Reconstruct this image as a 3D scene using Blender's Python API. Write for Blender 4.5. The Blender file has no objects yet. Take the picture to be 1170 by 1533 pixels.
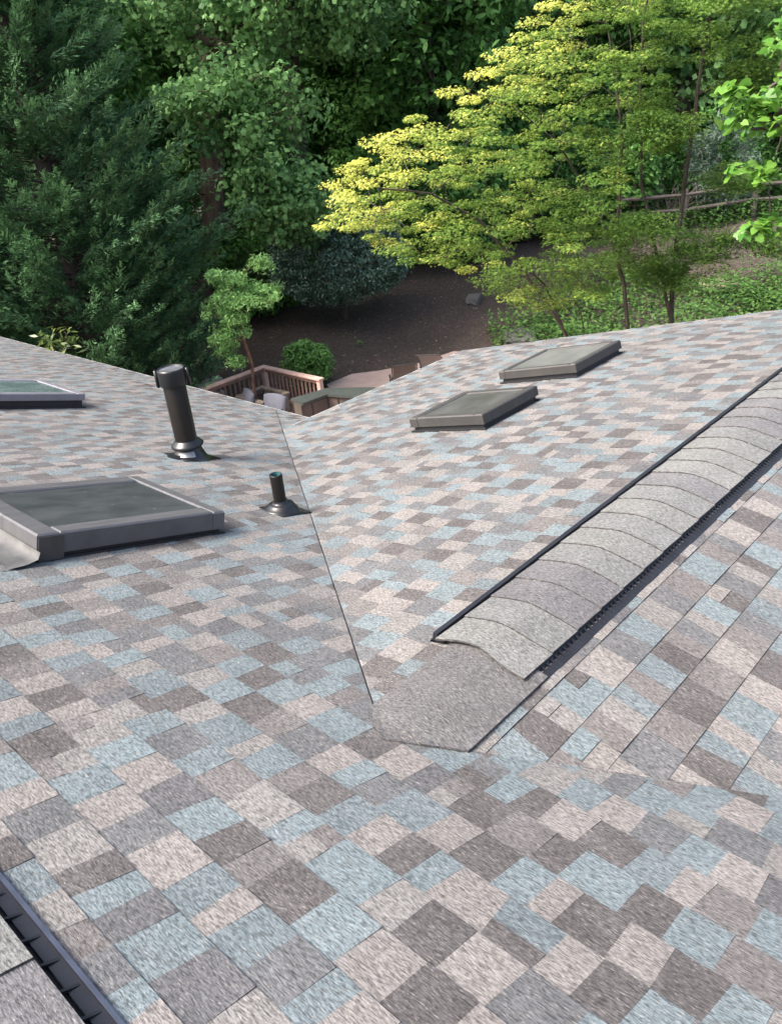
import bpy, bmesh, math, random
import numpy as np
from mathutils import Vector, Matrix

rng = np.random.default_rng(11)
random.seed(5)
SC = bpy.context.scene
COL = SC.collection

# ------------------------------------------------------------------ camera frame
YAW = 0.79
R = np.array([0.672, -0.734, -0.094]); U = np.array([0.396, 0.249, 0.884]); F = np.array([0.626, 0.631, -0.458])
EF = np.array([math.cos(YAW), math.sin(YAW)])      # horizontal, away from the viewer
ER = np.array([math.sin(YAW), -math.cos(YAW)])     # horizontal, to the right


def W(s, d, z):
    """metres to the right, metres away, height (eye level = 0) -> world"""
    p = s * ER + d * EF
    return np.array([p[0], p[1], z])


def WN(a):
    a = np.asarray(a, float)
    return np.stack([a[:, 0] * ER[0] + a[:, 1] * EF[0], a[:, 0] * ER[1] + a[:, 1] * EF[1], a[:, 2]], 1)


# ------------------------------------------------------------------ materials
def s2l(c):
    return tuple(((v / 255) / 12.92 if v / 255 <= 0.04045 else ((v / 255 + 0.055) / 1.055) ** 2.4) for v in c)


def new_mat(name):
    m = bpy.data.materials.new(name)
    m.use_nodes = True
    nt = m.node_tree
    for n in list(nt.nodes):
        nt.nodes.remove(n)
    out = nt.nodes.new('ShaderNodeOutputMaterial')
    bs = nt.nodes.new('ShaderNodeBsdfPrincipled')
    nt.links.new(bs.outputs[0], out.inputs[0])
    return m, nt, bs, out


def N(nt, kind, **kw):
    n = nt.nodes.new('ShaderNode' + kind)
    for k, v in kw.items():
        setattr(n, k, v)
    return n


def coords(nt, scale):
    tc = N(nt, 'TexCoord')
    mp = N(nt, 'Mapping')
    mp.inputs['Scale'].default_value = scale
    nt.links.new(tc.outputs['Object'], mp.inputs[0])
    return mp.outputs[0]


def noise(nt, vec, scale=1.0, detail=3.0, rough=0.55):
    n = N(nt, 'TexNoise')
    n.inputs['Scale'].default_value = scale
    n.inputs['Detail'].default_value = detail
    n.inputs['Roughness'].default_value = rough
    nt.links.new(vec, n.inputs['Vector'])
    return n.outputs['Fac']


def remap(nt, fac, a, b, c, d):
    r = N(nt, 'MapRange')
    r.inputs[1].default_value = a; r.inputs[2].default_value = b
    r.inputs[3].default_value = c; r.inputs[4].default_value = d
    nt.links.new(fac, r.inputs[0])
    return r.outputs[0]


def mixc(nt, fac, c1, c2, mode='MIX'):
    m = N(nt, 'Mix', data_type='RGBA', blend_type=mode)
    for sock, v in ((m.inputs[0], fac), (m.inputs[6], c1), (m.inputs[7], c2)):
        if isinstance(v, bpy.types.NodeSocket):
            nt.links.new(v, sock)
        elif isinstance(v, (int, float)):
            sock.default_value = v
        else:
            sock.default_value = (*v[:3], 1)
    return m.outputs[2]


def scalec(nt, col, fac):
    """colour times a scalar socket"""
    m = N(nt, 'VectorMath', operation='SCALE')
    nt.links.new(col, m.inputs[0]); nt.links.new(fac, m.inputs[3])
    return m.outputs[0]


def bump(nt, bs, h, dist, strength=1.0):
    b = N(nt, 'Bump')
    b.inputs['Strength'].default_value = strength
    b.inputs['Distance'].default_value = dist
    nt.links.new(h, b.inputs['Height'])
    nt.links.new(b.outputs[0], bs.inputs['Normal'])


def mat_plain(name, col, rough=0.6, metal=0.0, var=0.15, scale=6.0, spec=0.5, col2=None, bumpd=0.0, stretch=(1, 1, 1)):
    m, nt, bs, _ = new_mat(name)
    v = coords(nt, tuple(scale * s for s in stretch))
    f = noise(nt, v, 1.0, 5.0, 0.6)
    c2 = col2 if col2 is not None else tuple(c * (1 - var) for c in col)
    c1 = col if col2 is not None else tuple(min(1, c * (1 + var)) for c in col)
    nt.links.new(mixc(nt, remap(nt, f, 0.3, 0.7, 0, 1), c1, c2), bs.inputs['Base Color'])
    fine = noise(nt, v, 9.0, 3.0, 0.6)
    nt.links.new(remap(nt, fine, 0.2, 0.8, rough - 0.08, rough + 0.08), bs.inputs['Roughness'])
    bs.inputs['Metallic'].default_value = metal
    bs.inputs['Specular IOR Level'].default_value = spec
    if bumpd:
        bump(nt, bs, fine, bumpd)
    return m


SH = 0.312     # shingle albedo scale


def mat_shingle():
    m, nt, bs, _ = new_mat('asphalt_shingle')
    at = N(nt, 'Attribute', attribute_name='col')
    # granule rows brushed along the roll of the sheet, plus single granules
    g1 = noise(nt, coords(nt, (310, 58, 130)), 1.0, 3.0, 0.72)
    g2 = noise(nt, coords(nt, (640, 300, 300)), 1.0, 2.0, 0.6)
    big = noise(nt, coords(nt, (9, 6, 9)), 1.0, 4.0, 0.6)
    wear = noise(nt, coords(nt, (0.9, 0.7, 0.9)), 1.0, 4.0, 0.6)
    k = N(nt, 'Math', operation='MULTIPLY')
    nt.links.new(remap(nt, g1, 0.36, 0.65, 0.40, 1.68), k.inputs[0])
    nt.links.new(remap(nt, g2, 0.2, 0.8, 0.78, 1.22), k.inputs[1])
    k2 = N(nt, 'Math', operation='MULTIPLY')
    nt.links.new(k.outputs[0], k2.inputs[0])
    nt.links.new(remap(nt, big, 0.25, 0.75, 0.86, 1.13), k2.inputs[1])
    k3 = N(nt, 'Math', operation='MULTIPLY')
    nt.links.new(k2.outputs[0], k3.inputs[0])
    nt.links.new(remap(nt, wear, 0.3, 0.7, 0.9, 1.08), k3.inputs[1])
    base = mixc(nt, remap(nt, big, 0.35, 0.8, 0.12, 0.40), at.outputs['Color'], tuple(c * SH for c in s2l((148, 147, 148))))
    # pale and rusty granules strewn through every tab
    sp = noise(nt, coords(nt, (430, 70, 200)), 1.0, 1.0, 0.5)
    base = mixc(nt, remap(nt, sp, 0.62, 0.72, 0, 0.55), base, tuple(c * SH for c in s2l((226, 218, 206))))
    nt.links.new(scalec(nt, base, k3.outputs[0]), bs.inputs['Base Color'])
    bs.inputs['Roughness'].default_value = 0.86
    bs.inputs['Specular IOR Level'].default_value = 0.35
    bump(nt, bs, g1, 0.0012, 0.7)
    return m


def mat_leaf(name, dark, light, trans=0.35, rough=0.45, spec=0.3, sunlit=None):
    m, nt, bs, out = new_mat(name)
    at = N(nt, 'Attribute', attribute_name='tint')
    fac = at.outputs['Fac']
    c = mixc(nt, fac, dark, light)
    if sunlit is not None:
        c = mixc(nt, remap(nt, fac, 0.62, 1.0, 0, 1), c, sunlit)
    v = noise(nt, coords(nt, (9, 9, 9)), 1.0, 2.0)
    k = remap(nt, v, 0.25, 0.75, 0.8, 1.2)
    c = scalec(nt, c, k)
    nt.links.new(c, bs.inputs['Base Color'])
    bs.inputs['Roughness'].default_value = rough
    bs.inputs['Specular IOR Level'].default_value = spec
    tr = N(nt, 'BsdfTranslucent')
    tc = scalec(nt, c, remap(nt, v, 0, 1, 1.25, 1.25))
    nt.links.new(tc, tr.inputs[0])
    mx = N(nt, 'MixShader')
    mx.inputs[0].default_value = trans
    nt.links.new(bs.outputs[0], mx.inputs[1]); nt.links.new(tr.outputs[0], mx.inputs[2])
    nt.links.new(mx.outputs[0], out.inputs[0])
    return m


def mat_bark(name, c1, c2, scale=7):
    m, nt, bs, _ = new_mat(name)
    v = coords(nt, (scale, scale, scale * 0.22))
    f = noise(nt, v, 2.0, 6.0, 0.65)
    nt.links.new(mixc(nt, remap(nt, f, 0.35, 0.65, 0, 1), c1, c2), bs.inputs['Base Color'])
    bs.inputs['Roughness'].default_value = 0.9
    bump(nt, bs, f, 0.02)
    return m


def mat_glass(name, tint, dust, rough=0.1):
    m, nt, bs, _ = new_mat(name)
    f = noise(nt, coords(nt, (3, 5, 3)), 1.0, 6.0, 0.7)
    sp = noise(nt, coords(nt, (60, 24, 60)), 1.0, 2.0, 0.5)
    c = mixc(nt, remap(nt, f, 0.35, 0.75, 0, 0.75), tint, dust)
    c = mixc(nt, remap(nt, sp, 0.68, 0.76, 0, 0.35), c, (0.2, 0.2, 0.19))
    nt.links.new(c, bs.inputs['Base Color'])
    nt.links.new(remap(nt, f, 0.3, 0.75, rough, rough + 0.3), bs.inputs['Roughness'])
    bs.inputs['Specular IOR Level'].default_value = 0.6
    return m


def mat_ground():
    m, nt, bs, _ = new_mat('bark_mulch')
    v = coords(nt, (1, 1, 1))
    chips = N(nt, 'TexVoronoi', feature='F1')
    chips.inputs['Scale'].default_value = 14
    mp = coords(nt, (1.0, 1.7, 1.0))
    nt.links.new(mp, chips.inputs['Vector'])
    big = noise(nt, v, 0.35, 5, 0.6)
    fine = noise(nt, v, 30, 4, 0.7)
    c = mixc(nt, remap(nt, fine, 0.3, 0.7, 0, 1), (0.024, 0.017, 0.013), (0.085, 0.061, 0.049))
    bw = N(nt, 'RGBToBW'); nt.links.new(chips.outputs['Color'], bw.inputs[0])
    c = mixc(nt, remap(nt, bw.outputs[0], 0.45, 0.95, 0, 0.8), c, (0.135, 0.10, 0.085))
    c = mixc(nt, remap(nt, big, 0.4, 0.7, 0, 0.5), c, (0.03, 0.025, 0.019))
    nt.links.new(c, bs.inputs['Base Color'])
    bs.inputs['Roughness'].default_value = 0.95
    bump(nt, bs, fine, 0.05)
    return m


M = {}
M['shingle'] = mat_shingle()
M['black'] = mat_plain('black_plastic', (0.0084, 0.0091, 0.0126), 0.45, var=0.3, scale=12)
M['lip'] = mat_plain('weathered_plastic_lip', (0.0595, 0.0700, 0.1050), 0.5, var=0.2, scale=20)
M['pipe'] = mat_plain('black_painted_pipe', (0.003, 0.003, 0.003), 0.38, spec=0.35, scale=9, col2=(0.010, 0.008, 0.007), stretch=(1, 1, 0.3))
M['boot'] = mat_plain('rubber_boot', (0.0067, 0.0074, 0.0091), 0.33, var=0.4, scale=14)
M['lead'] = mat_plain('bare_metal_ring', (0.1920, 0.1980, 0.2100), 0.35, metal=0.7, var=0.3, scale=20)
M['teal'] = mat_plain('pipe_inner_wall', (0.03, 0.09, 0.10), 0.5, var=0.4, scale=20)
M['sky_frame'] = mat_plain('skylight_grey_cladding', (0.0896, 0.0896, 0.0949), 0.42, metal=0.25, var=0.2, scale=5, stretch=(1, 6, 1))
M['sky_frame_warm'] = mat_plain('skylight_taupe_cladding', (0.046, 0.044, 0.043), 0.5, metal=0.15, var=0.2, scale=5, stretch=(6, 1, 1))
M['sky_frame_pale'] = mat_plain('skylight_pale_cladding', (0.1920, 0.1840, 0.2080), 0.4, metal=0.2, var=0.15, scale=5)
M['curb'] = mat_plain('skylight_dark_curb', (0.0112, 0.0119, 0.0140), 0.6, var=0.3)
M['flash'] = mat_plain('lead_flashing', (0.0780, 0.0780, 0.0761), 0.5, metal=0.3, var=0.4, scale=12)
M['glass_dark'] = mat_glass('dusty_dark_glass', (0.022, 0.025, 0.026), (0.042, 0.047, 0.047), 0.3)
M['glass_green'] = mat_glass('dusty_green_glass', (0.034, 0.036, 0.034), (0.070, 0.072, 0.066), 0.35)
M['glass_grey'] = mat_glass('dusty_grey_glass', (0.07, 0.075, 0.07), (0.12, 0.125, 0.115), 0.45)
M['glass_teal'] = mat_glass('pale_teal_glass', (0.0638, 0.0956, 0.0956), (0.1275, 0.1658, 0.1658), 0.15)
M['white'] = mat_plain('white_metal_edge', (0.3432, 0.3432, 0.3344), 0.5, var=0.08)
M['stucco'] = mat_plain('house_siding', (0.42, 0.39, 0.34), 0.85, var=0.1, scale=3)
M['deckboard'] = mat_plain('reddish_deck_boards', (0.33, 0.20, 0.165), 0.75, col2=(0.22, 0.135, 0.11), scale=3, stretch=(1, 8, 1))
M['rail'] = mat_plain('reddish_stained_wood', (0.6760, 0.4647, 0.3972), 0.75, col2=(0.4563, 0.2958, 0.2451), scale=4, stretch=(2, 2, 1))
M['rail_dark'] = mat_plain('brown_stained_balusters', (0.26, 0.165, 0.135), 0.8, col2=(0.17, 0.105, 0.085), scale=5)
M['planter'] = mat_plain('weathered_tan_wood', (0.27, 0.215, 0.17), 0.85, col2=(0.17, 0.135, 0.105), scale=5)
M['soil'] = mat_plain('potting_soil', (0.02, 0.015, 0.012), 0.95, var=0.4, scale=20)
M['timber'] = mat_plain('weathered_grey_timber', (0.36, 0.34, 0.30), 0.85, col2=(0.24, 0.225, 0.2), scale=4)
M['paving'] = mat_plain('pink_paving', (0.46, 0.34, 0.30), 0.85, col2=(0.35, 0.26, 0.23), scale=2.5)
M['counter'] = mat_plain('slate_green_top', (0.0310, 0.0384, 0.0360), 0.5, col2=(0.0496, 0.0570, 0.0533), scale=6)
M['panel'] = mat_plain('brown_bar_panel', (0.0805, 0.0630, 0.0546), 0.6, var=0.12, scale=3)
M['trim'] = mat_plain('dark_bar_trim', (0.025, 0.022, 0.022), 0.5, var=0.2)
M['sling'] = mat_plain('brown_sling_mesh', (0.105, 0.083, 0.072), 0.8, var=0.15, scale=30)
M['sling_grey'] = mat_plain('grey_brown_sling_mesh', (0.21, 0.19, 0.18), 0.8, var=0.15, scale=30)
M['cushion'] = mat_plain('blue_grey_cushion', (0.1320, 0.1375, 0.1705), 0.85, var=0.12, scale=8)
M['stone'] = mat_plain('grey_stone', (0.1320, 0.1260, 0.1200), 0.9, col2=(0.0780, 0.0750, 0.0720), scale=6, bumpd=0.02)
M['tanstone'] = mat_plain('tan_stone', (0.30, 0.25, 0.18), 0.9, col2=(0.2, 0.165, 0.12), scale=5, bumpd=0.02)
M['fence'] = mat_plain('weathered_fence_wood', (0.1120, 0.0945, 0.0805), 0.9, col2=(0.0630, 0.0525, 0.0455), scale=3, stretch=(0.7000, 0.7000, 2.1000))
M['ground'] = mat_ground()
M['redleaf'] = mat_plain('dry_red_leaf', (0.22, 0.10, 0.075), 0.7, var=0.2, scale=40)
M['litter'] = mat_leaf('pale_leaf_litter', (0.10, 0.075, 0.045), (0.34, 0.29, 0.19), 0.1)
M['bark'] = mat_bark('grey_brown_bark', (0.035, 0.027, 0.022), (0.11, 0.088, 0.07))
M['bark_red'] = mat_bark('red_brown_bark', (0.10, 0.048, 0.032), (0.24, 0.125, 0.085), 14)
M['bark_pale'] = mat_bark('ridged_brown_bark', (0.06, 0.042, 0.032), (0.17, 0.125, 0.095), 5)
M['bark_maple'] = mat_bark('smooth_dark_bark', (0.028, 0.022, 0.017), (0.085, 0.07, 0.052), 10)
M['twig'] = mat_bark('bare_grey_twigs', (0.0720, 0.0600, 0.0510), (0.1800, 0.1620, 0.1380), 10)

M['l_cypress'] = mat_leaf('cypress_foliage', (0.024, 0.068, 0.032), (0.19, 0.37, 0.16), 0.15, 0.6, 0.15)
M['l_poplar'] = mat_leaf('poplar_leaf', (0.050, 0.129, 0.047), (0.258, 0.459, 0.168), 0.35, 0.55, 0.12)
M['l_forest'] = mat_leaf('woodland_leaf', (0.040, 0.116, 0.031), (0.194, 0.404, 0.109), 0.3, 0.55, 0.12)
M['l_maple'] = mat_leaf('maple_leaf', (0.060, 0.135, 0.026), (0.205, 0.32, 0.062), 0.46, 0.55, 0.2, sunlit=(0.55, 0.57, 0.14))  # last colour stands in for sunlight on the outer leaves
M['l_maple2'] = mat_leaf('green_maple_leaf', (0.050, 0.125, 0.028), (0.18, 0.30, 0.06), 0.45, 0.55, 0.2)
M['l_holly'] = mat_leaf('holly_leaf', (0.034, 0.08, 0.052), (0.16, 0.26, 0.19), 0.05, 0.38, 0.45)
M['l_crepe'] = mat_leaf('crepe_leaf', (0.094, 0.213, 0.069), (0.300, 0.525, 0.188), 0.4, 0.5, 0.2)
M['l_shrub'] = mat_leaf('shrub_leaf', (0.045, 0.14, 0.035), (0.17, 0.34, 0.09), 0.3, 0.45, 0.25)
M['l_rhodo'] = mat_leaf('laurel_leaf', (0.03, 0.065, 0.02), (0.16, 0.21, 0.05), 0.25, 0.35)
M['l_redbud'] = mat_leaf('redbud_leaf', (0.07, 0.20, 0.035), (0.19, 0.36, 0.06), 0.45, 0.4)
M['l_cover'] = mat_leaf('ground_cover_leaf', (0.03, 0.09, 0.02), (0.12, 0.22, 0.05), 0.3)
M['l_drab'] = mat_leaf('drooping_grey_leaf', (0.042, 0.077, 0.056), (0.140, 0.210, 0.154), 0.3)


# ------------------------------------------------------------------ object helpers
def link(o, parent=None):
    COL.objects.link(o)
    if parent is not None:
        o.parent = parent
    return o


def thing(name, label, cat, loc=(0, 0, 0), group=None):
    o = bpy.data.objects.new(name, None)
    o.empty_display_size = 0.2
    o.location = loc
    COL.objects.link(o)
    o['label'] = label; o['category'] = cat
    if group: o['group'] = group
    return o


def tag(o, label=None, cat=None, group=None, kind=None):
    if label: o['label'] = label
    if cat: o['category'] = cat
    if group: o['group'] = group
    if kind: o['kind'] = kind
    return o


def mobj(name, V, Fc, mat, parent=None, smooth=False, cols=None, loc=None):
    """V in world coordinates; a parent that is an Empty with an offset is subtracted"""
    V = np.asarray(V, float)
    if parent is not None:
        off = np.array(parent.location)
        pp = parent.parent
        while pp is not None:
            off = off + np.array(pp.location); pp = pp.parent
        V = V - off
    elif loc is not None:
        V = V - np.array(loc)
    me = bpy.data.meshes.new(name)
    me.from_pydata([tuple(v) for v in V], [], [tuple(f) for f in Fc])
    if cols is not None:
        a = me.attributes.new('col', 'FLOAT_COLOR', 'FACE')
        c = np.ones((len(Fc), 4), np.float32); c[:, :3] = cols
        a.data.foreach_set('color', c.ravel())
    me.materials.append(mat)
    if smooth:
        me.polygons.foreach_set('use_smooth', np.ones(len(me.polygons), bool))
    me.update()
    o = bpy.data.objects.new(name, me)
    if loc is not None and parent is None:
        o.location = loc
    return link(o, parent)


class MB:
    def __init__(s):
        s.v = []; s.f = []; s.c = []

    def add(s, V, Fc, col=None):
        b = len(s.v)
        s.v += [tuple(v) for v in V]
        s.f += [tuple(b + i for i in f) for f in Fc]
        if col is not None: s.c += [col] * len(Fc)

    def hexa(s, P, col=None):
        """8 points: bottom ring 0-3, top ring 4-7"""
        s.add(P, [(3, 2, 1, 0), (4, 5, 6, 7), (0, 1, 5, 4), (1, 2, 6, 5), (2, 3, 7, 6), (3, 0, 4, 7)], col)

    def box(s, x0, x1, y0, y1, z0, z1, fr=None, ch=0.0):
        """box in an optional frame (o, ex, ey, ez), top edges chamfered by ch"""
        if ch:
            rings = [((x0, x1, y0, y1), z0), ((x0, x1, y0, y1), z1 - ch), ((x0 + ch, x1 - ch, y0 + ch, y1 - ch), z1)]
        else:
            rings = [((x0, x1, y0, y1), z0), ((x0, x1, y0, y1), z1)]
        P = []
        for (a, b, c, d), z in rings:
            P += [(a, c, z), (b, c, z), (b, d, z), (a, d, z)]
        if fr is not None:
            o, ex, ey, ez = fr
            P = [o + ex * p[0] + ey * p[1] + ez * p[2] for p in P]
        fs = [(3, 2, 1, 0)]
        n = len(rings)
        for k in range(n - 1):
            for i in range(4):
                j = (i + 1) % 4
                fs.append((4 * k + i, 4 * k + j, 4 * k + 4 + j, 4 * k + 4 + i))
        t = 4 * (n - 1)
        fs.append((t, t + 1, t + 2, t + 3))
        s.add(P, fs)

    def beam(s, a, b, w, h, up=(0, 0, 1)):
        a = np.array(a, float); b = np.array(b, float)
        d = b - a; L = np.linalg.norm(d); d /= L
        side = np.cross(d, up); side /= np.linalg.norm(side)
        u = np.cross(side, d)
        s.box(0, L, -w / 2, w / 2, -h / 2, h / 2, (a, d, side, u), min(w, h) * 0.12)

    def tube(s, pts, rad, n=8, cap=True):
        pts = np.asarray(pts, float)
        rad = np.broadcast_to(np.asarray(rad, float), (len(pts),))
        t = np.gradient(pts, axis=0); t /= np.linalg.norm(t, axis=1)[:, None] + 1e-9
        ref = np.array([1.0, 0.13, 0]) if abs(t[0][2]) > 0.6 else np.array([0, 0.1, 1.0])
        V = []
        for p, d, r in zip(pts, t, rad):
            a = np.cross(d, ref); a /= np.linalg.norm(a); b = np.cross(d, a)
            for k in range(n):
                w = 2 * math.pi * k / n
                V.append(p + r * (math.cos(w) * a + math.sin(w) * b))
        fs = []
        for i in range(len(pts) - 1):
            for k in range(n):
                k2 = (k + 1) % n
                fs.append((i * n + k, i * n + k2, (i + 1) * n + k2, (i + 1) * n + k))
        if cap:
            fs.append(tuple(range(n - 1, -1, -1)))
            fs.append(tuple((len(pts) - 1) * n + k for k in range(n)))
        s.add(V, fs)

    def lathe(s, base, prof, n=32, axis=None):
        """prof: (radius, height) pairs about a vertical axis through base"""
        base = np.asarray(base, float)
        V = []
        for r, h in prof:
            for k in range(n):
                w = 2 * math.pi * k / n
                V.append(base + np.array([r * math.cos(w), r * math.sin(w), h]))
        fs = []
        for i in range(len(prof) - 1):
            for k in range(n):
                k2 = (k + 1) % n
                fs.append((i * n + k, i * n + k2, (i + 1) * n + k2, (i + 1) * n + k))
        s.add(V, fs)

    def obj(s, name, mat, parent=None, smooth=False, loc=None):
        return mobj(name, s.v, s.f, mat, parent, smooth, np.array(s.c) if s.c else None, loc)


# ------------------------------------------------------------------ THE HOUSE ROOF
MA, MBs = 0.3182, 0.2299
RX = 0.03                       # main ridge (runs along Y)
RY = 1.365                      # wing ridge (runs along X)
XE, YE, XR = 5.061, 5.643, 6.995
zA = lambda x, y: -1.3 - MA * x
zD = lambda x, y: (-1.3 - MA * RX) - MA * (RX - x)
zB = lambda x, y: -1.378 - MBs * y
zC = lambda x, y: (-1.378 - MBs * RY) - MBs * (RY - y)
ZR = zB(0, RY)
AX = (-1.3 - ZR) / MA           # wing ridge meets the main slope here
A_Y0, A_Y1 = -3.4, 16.5
YC = 2 * RY - YE                # far eave of the wing's other slope

PAL = [((188, 182, 178), 0.20), ((180, 177, 174), 0.11), ((158, 177, 184), 0.20), ((147, 164, 171), 0.08), ((118, 113, 113), 0.17),
       ((136, 139, 143), 0.14), ((152, 147, 146), 0.07), ((128, 129, 134), 0.05)]
KL = [0, 0, 1, 1, 2, 2, 3, 2]                       # families of tab colour
PC = [np.array(s2l(c)) * SH for c, _ in PAL]
PW = np.array([w for _, w in PAL]); PW /= PW.sum()


EDGE = np.array((0.040, 0.038, 0.039))            # bare asphalt on the cut edges


def clip(poly, a, b, c):
    """keep a*x + b*y + c >= 0 ; poly of (x, y, off)"""
    out = []
    n = len(poly)
    for i in range(n):
        p, q = poly[i], poly[(i + 1) % n]
        fp = a * p[0] + b * p[1] + c; fq = a * q[0] + b * q[1] + c
        if fp >= 0: out.append(p)
        if (fp >= 0) != (fq >= 0):
            t = fp / (fp - fq)
            out.append(tuple(p[k] + t * (q[k] - p[k]) for k in range(3)))
    return out


def shingle_plane(name, parent, toxy, zf, slope, v_eave, v_ridge, u0, u1, regions, extra=0.0, seed=1, thick=1.0):
    """courses of laminated tabs; v grows downslope in plan, u along the course. regions: list of half-plane lists"""
    r = np.random.default_rng(seed)
    mb = MB()
    e = 0.143 / math.sqrt(1 + slope * slope)
    n = int(math.ceil((v_eave - v_ridge) / e))
    prevc = -1
    for i in range(n):
        vb = v_eave - i * e; vt = max(vb - e, v_ridge)
        u = u0 - r.random() * 0.3
        ut, ub = u, u
        above = row if i else []
        row = []
        tooth = bool(r.random() < 0.5)
        while u < u1:
            w = r.choice([0.07, 0.09, 0.108, 0.126, 0.15], p=[0.08, 0.26, 0.36, 0.22, 0.08]) * r.uniform(0.88, 1.12)
            u2 = u + w
            sk = r.normal(0, 0.004)
            ut2, ub2 = u2 + sk, u2 - sk
            ci = r.choice(len(PC), p=PW)
            um = (u + u2) / 2
            ab = [k_ for (a_, b_, k_) in above if a_ <= um < b_]
            for _ in range(8):
                if KL[ci] == prevc and r.random() < 0.95: ci = r.choice(len(PC), p=PW)
                elif ab and ab[0] == KL[ci] and r.random() < 0.85: ci = r.choice(len(PC), p=PW)
            prevc = KL[ci]
            row.append((u, u2, KL[ci]))
            col = PC[ci] * r.uniform(0.93, 1.07)
            h = 0.0095 if tooth else 0.0062
            h += r.normal(0, 0.0007)
            quads = []
            if r.random() < 0.08:
                t = r.uniform(0.38, 0.66)
                vm = vt + (vb - vt) * t
                um1 = ut + (ub - ut) * t; um2 = ut2 + (ub2 - ut2) * t
                c2 = PC[r.choice(len(PC), p=PW)]
                quads.append(([(ut, vt, 0.002), (ut2, vt, 0.002), (um2, vm, 0.0085), (um1, vm, 0.0085)], col))
                quads.append(([(um1, vm, 0.0035), (um2, vm, 0.0035), (ub2, vb, 0.0055), (ub, vb, 0.0055)], c2))
            else:
                quads.append(([(ut, vt, 0.002), (ut2, vt, 0.002), (ub2, vb, h), (ub, vb, h)], col))
            for q, cc in quads:
                P0 = [(*toxy(a, b), o) for a, b, o in q]
                for reg in regions:
                    P = P0
                    ex_ = extra
                    for hp in reg:
                        P = clip(P, *hp)
                        if len(P) < 3: break
                    if len(P) < 3: continue
                    top = [(x, y, zf(x, y) + (0.002 + (o - 0.002) * thick) + ex_) for x, y, o in P]
                    bot = [(x, y, zf(x, y) - 0.004) for x, y, o in P]
                    k = len(P)
                    mb.add(top + bot, [tuple(range(k))], cc)
                    mb.f += [tuple(len(mb.v) - 2 * k + q_ for q_ in (j, k + j, k + (j + 1) % k, (j + 1) % k)) for j in range(k)]
                    mb.c += [EDGE] * k
            u, ut, ub = u2, ut2, ub2
            tooth = not tooth if r.random() < 0.85 else tooth
    o = mobj(name, mb.v, mb.f, M['shingle'], parent, False, np.array(mb.c))
    bm = bmesh.new(); bm.from_mesh(o.data); bmesh.ops.recalc_face_normals(bm, faces=bm.faces); bm.to_mesh(o.data); bm.free()
    return o


house = thing('house', 'house seen from on top of its multicoloured grey, blue and beige asphalt shingle roof', 'house', (0, 0, 0))

# half-planes: valley 1 (A|B) and valley 2 (A|C)
v1 = (MA, -MBs, -1.378 + 1.3)                       # zB - zA >= 0 : wing side
v2 = (MA, MBs, (ZR - MBs * RY) + 1.3)               # zC - zA >= 0 : wing side
g = 0.0022
notv1 = (-v1[0], -v1[1], -v1[2] - g)
notv2 = (-v2[0], -v2[1], -v2[2] - g)
roofA = shingle_plane('main_roof_slope', house, lambda u, v: (v, u), zA, MA, XE, RX, A_Y0, A_Y1,
                      [[notv1, (0, 1, -RY)], [(-v2[0], -v2[1], -v2[2]), (0, -1, RY)], [v1, (0, 1, -(YE - 0.12))]], 0.0015, seed=3, thick=0.5)
tag(roofA, 'long main slope of multicoloured shingles in the foreground')
roofB = shingle_plane('wing_roof_slope', house, lambda u, v: (u, v), zB, MBs, YE, RY, 0.7, XR,
                      [[v1, (-1, 0, XR)]], 0.0, seed=4, thick=0.8)
roofC = shingle_plane('wing_roof_slope', house, lambda u, v: (u, 2 * RY - v), zC, MBs, YE, RY, 0.7, XR,
                      [[v2, (-1, 0, XR)]], 0.0, seed=5, thick=0.65)
roofD = shingle_plane('main_roof_slope', house, lambda u, v: (2 * RX - v, u), zD, MA, 2 * RX - (2 * RX - XE), RX, A_Y0, A_Y1,
                      [[]], 0.0, seed=6)

# roof boards under the shingles
mb = MB()
for (x0, x1, y0, y1, zf) in ((RX, XE - 0.01, A_Y0, A_Y1, zA), (2 * RX - XE + 0.01, RX, A_Y0, A_Y1, zD)):
    P = [(x0, y0), (x1, y0), (x1, y1), (x0, y1)]
    mb.hexa([(x, y, zf(x, y) - 0.13) for x, y in P] + [(x, y, zf(x, y) - 0.012) for x, y in P])
for (ya, yb, zf) in ((RY, YE - 0.01, zB), (YC + 0.01, RY, zC)):
    far = yb if zf is zB else ya
    xs = (-1.3 - zf(0, far)) / MA if True else 0
    if zf is zB: P = [(AX, ya), (XR - 0.01, ya), (XR - 0.01, yb), (xs, yb)]
    else: P = [(xs, ya), (XR - 0.01, ya), (XR - 0.01, yb), (AX, yb)]
    mb.hexa([(x, y, zf(x, y) - 0.13) for x, y in P] + [(x, y, zf(x, y) - 0.012) for x, y in P])
mb.obj('roof_boards', M['timber'], house)

# white drip edges
mb = MB()
mb.beam((XE + 0.006, A_Y0, zA(XE, 0) - 0.022), (XE + 0.006, A_Y1, zA(XE, 0) - 0.022), 0.016, 0.05)
mb.obj('drip_edge', M['white'], house); mb = MB()
mb.beam((2 * RX - XE - 0.006, A_Y0, zA(XE, 0) - 0.022), (2 * RX - XE - 0.006, A_Y1, zA(XE, 0) - 0.022), 0.016, 0.05)
mb.obj('drip_edge', M['white'], house)
xs = (-1.3 - zB(0, YE)) / MA
mb = MB()
mb.beam((xs + 0.02, YE + 0.006, zB(0, YE) - 0.022), (XR + 0.01, YE + 0.006, zB(0, YE) - 0.022), 0.016, 0.05)
mb.obj('drip_edge', M['white'], house); mb = MB()
mb.beam((xs + 0.02, YC - 0.006, zC(0, YC) - 0.022), (XR + 0.01, YC - 0.006, zC(0, YC) - 0.022), 0.016, 0.05)
mb.obj('drip_edge', M['white'], house)
mb = MB()
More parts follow.
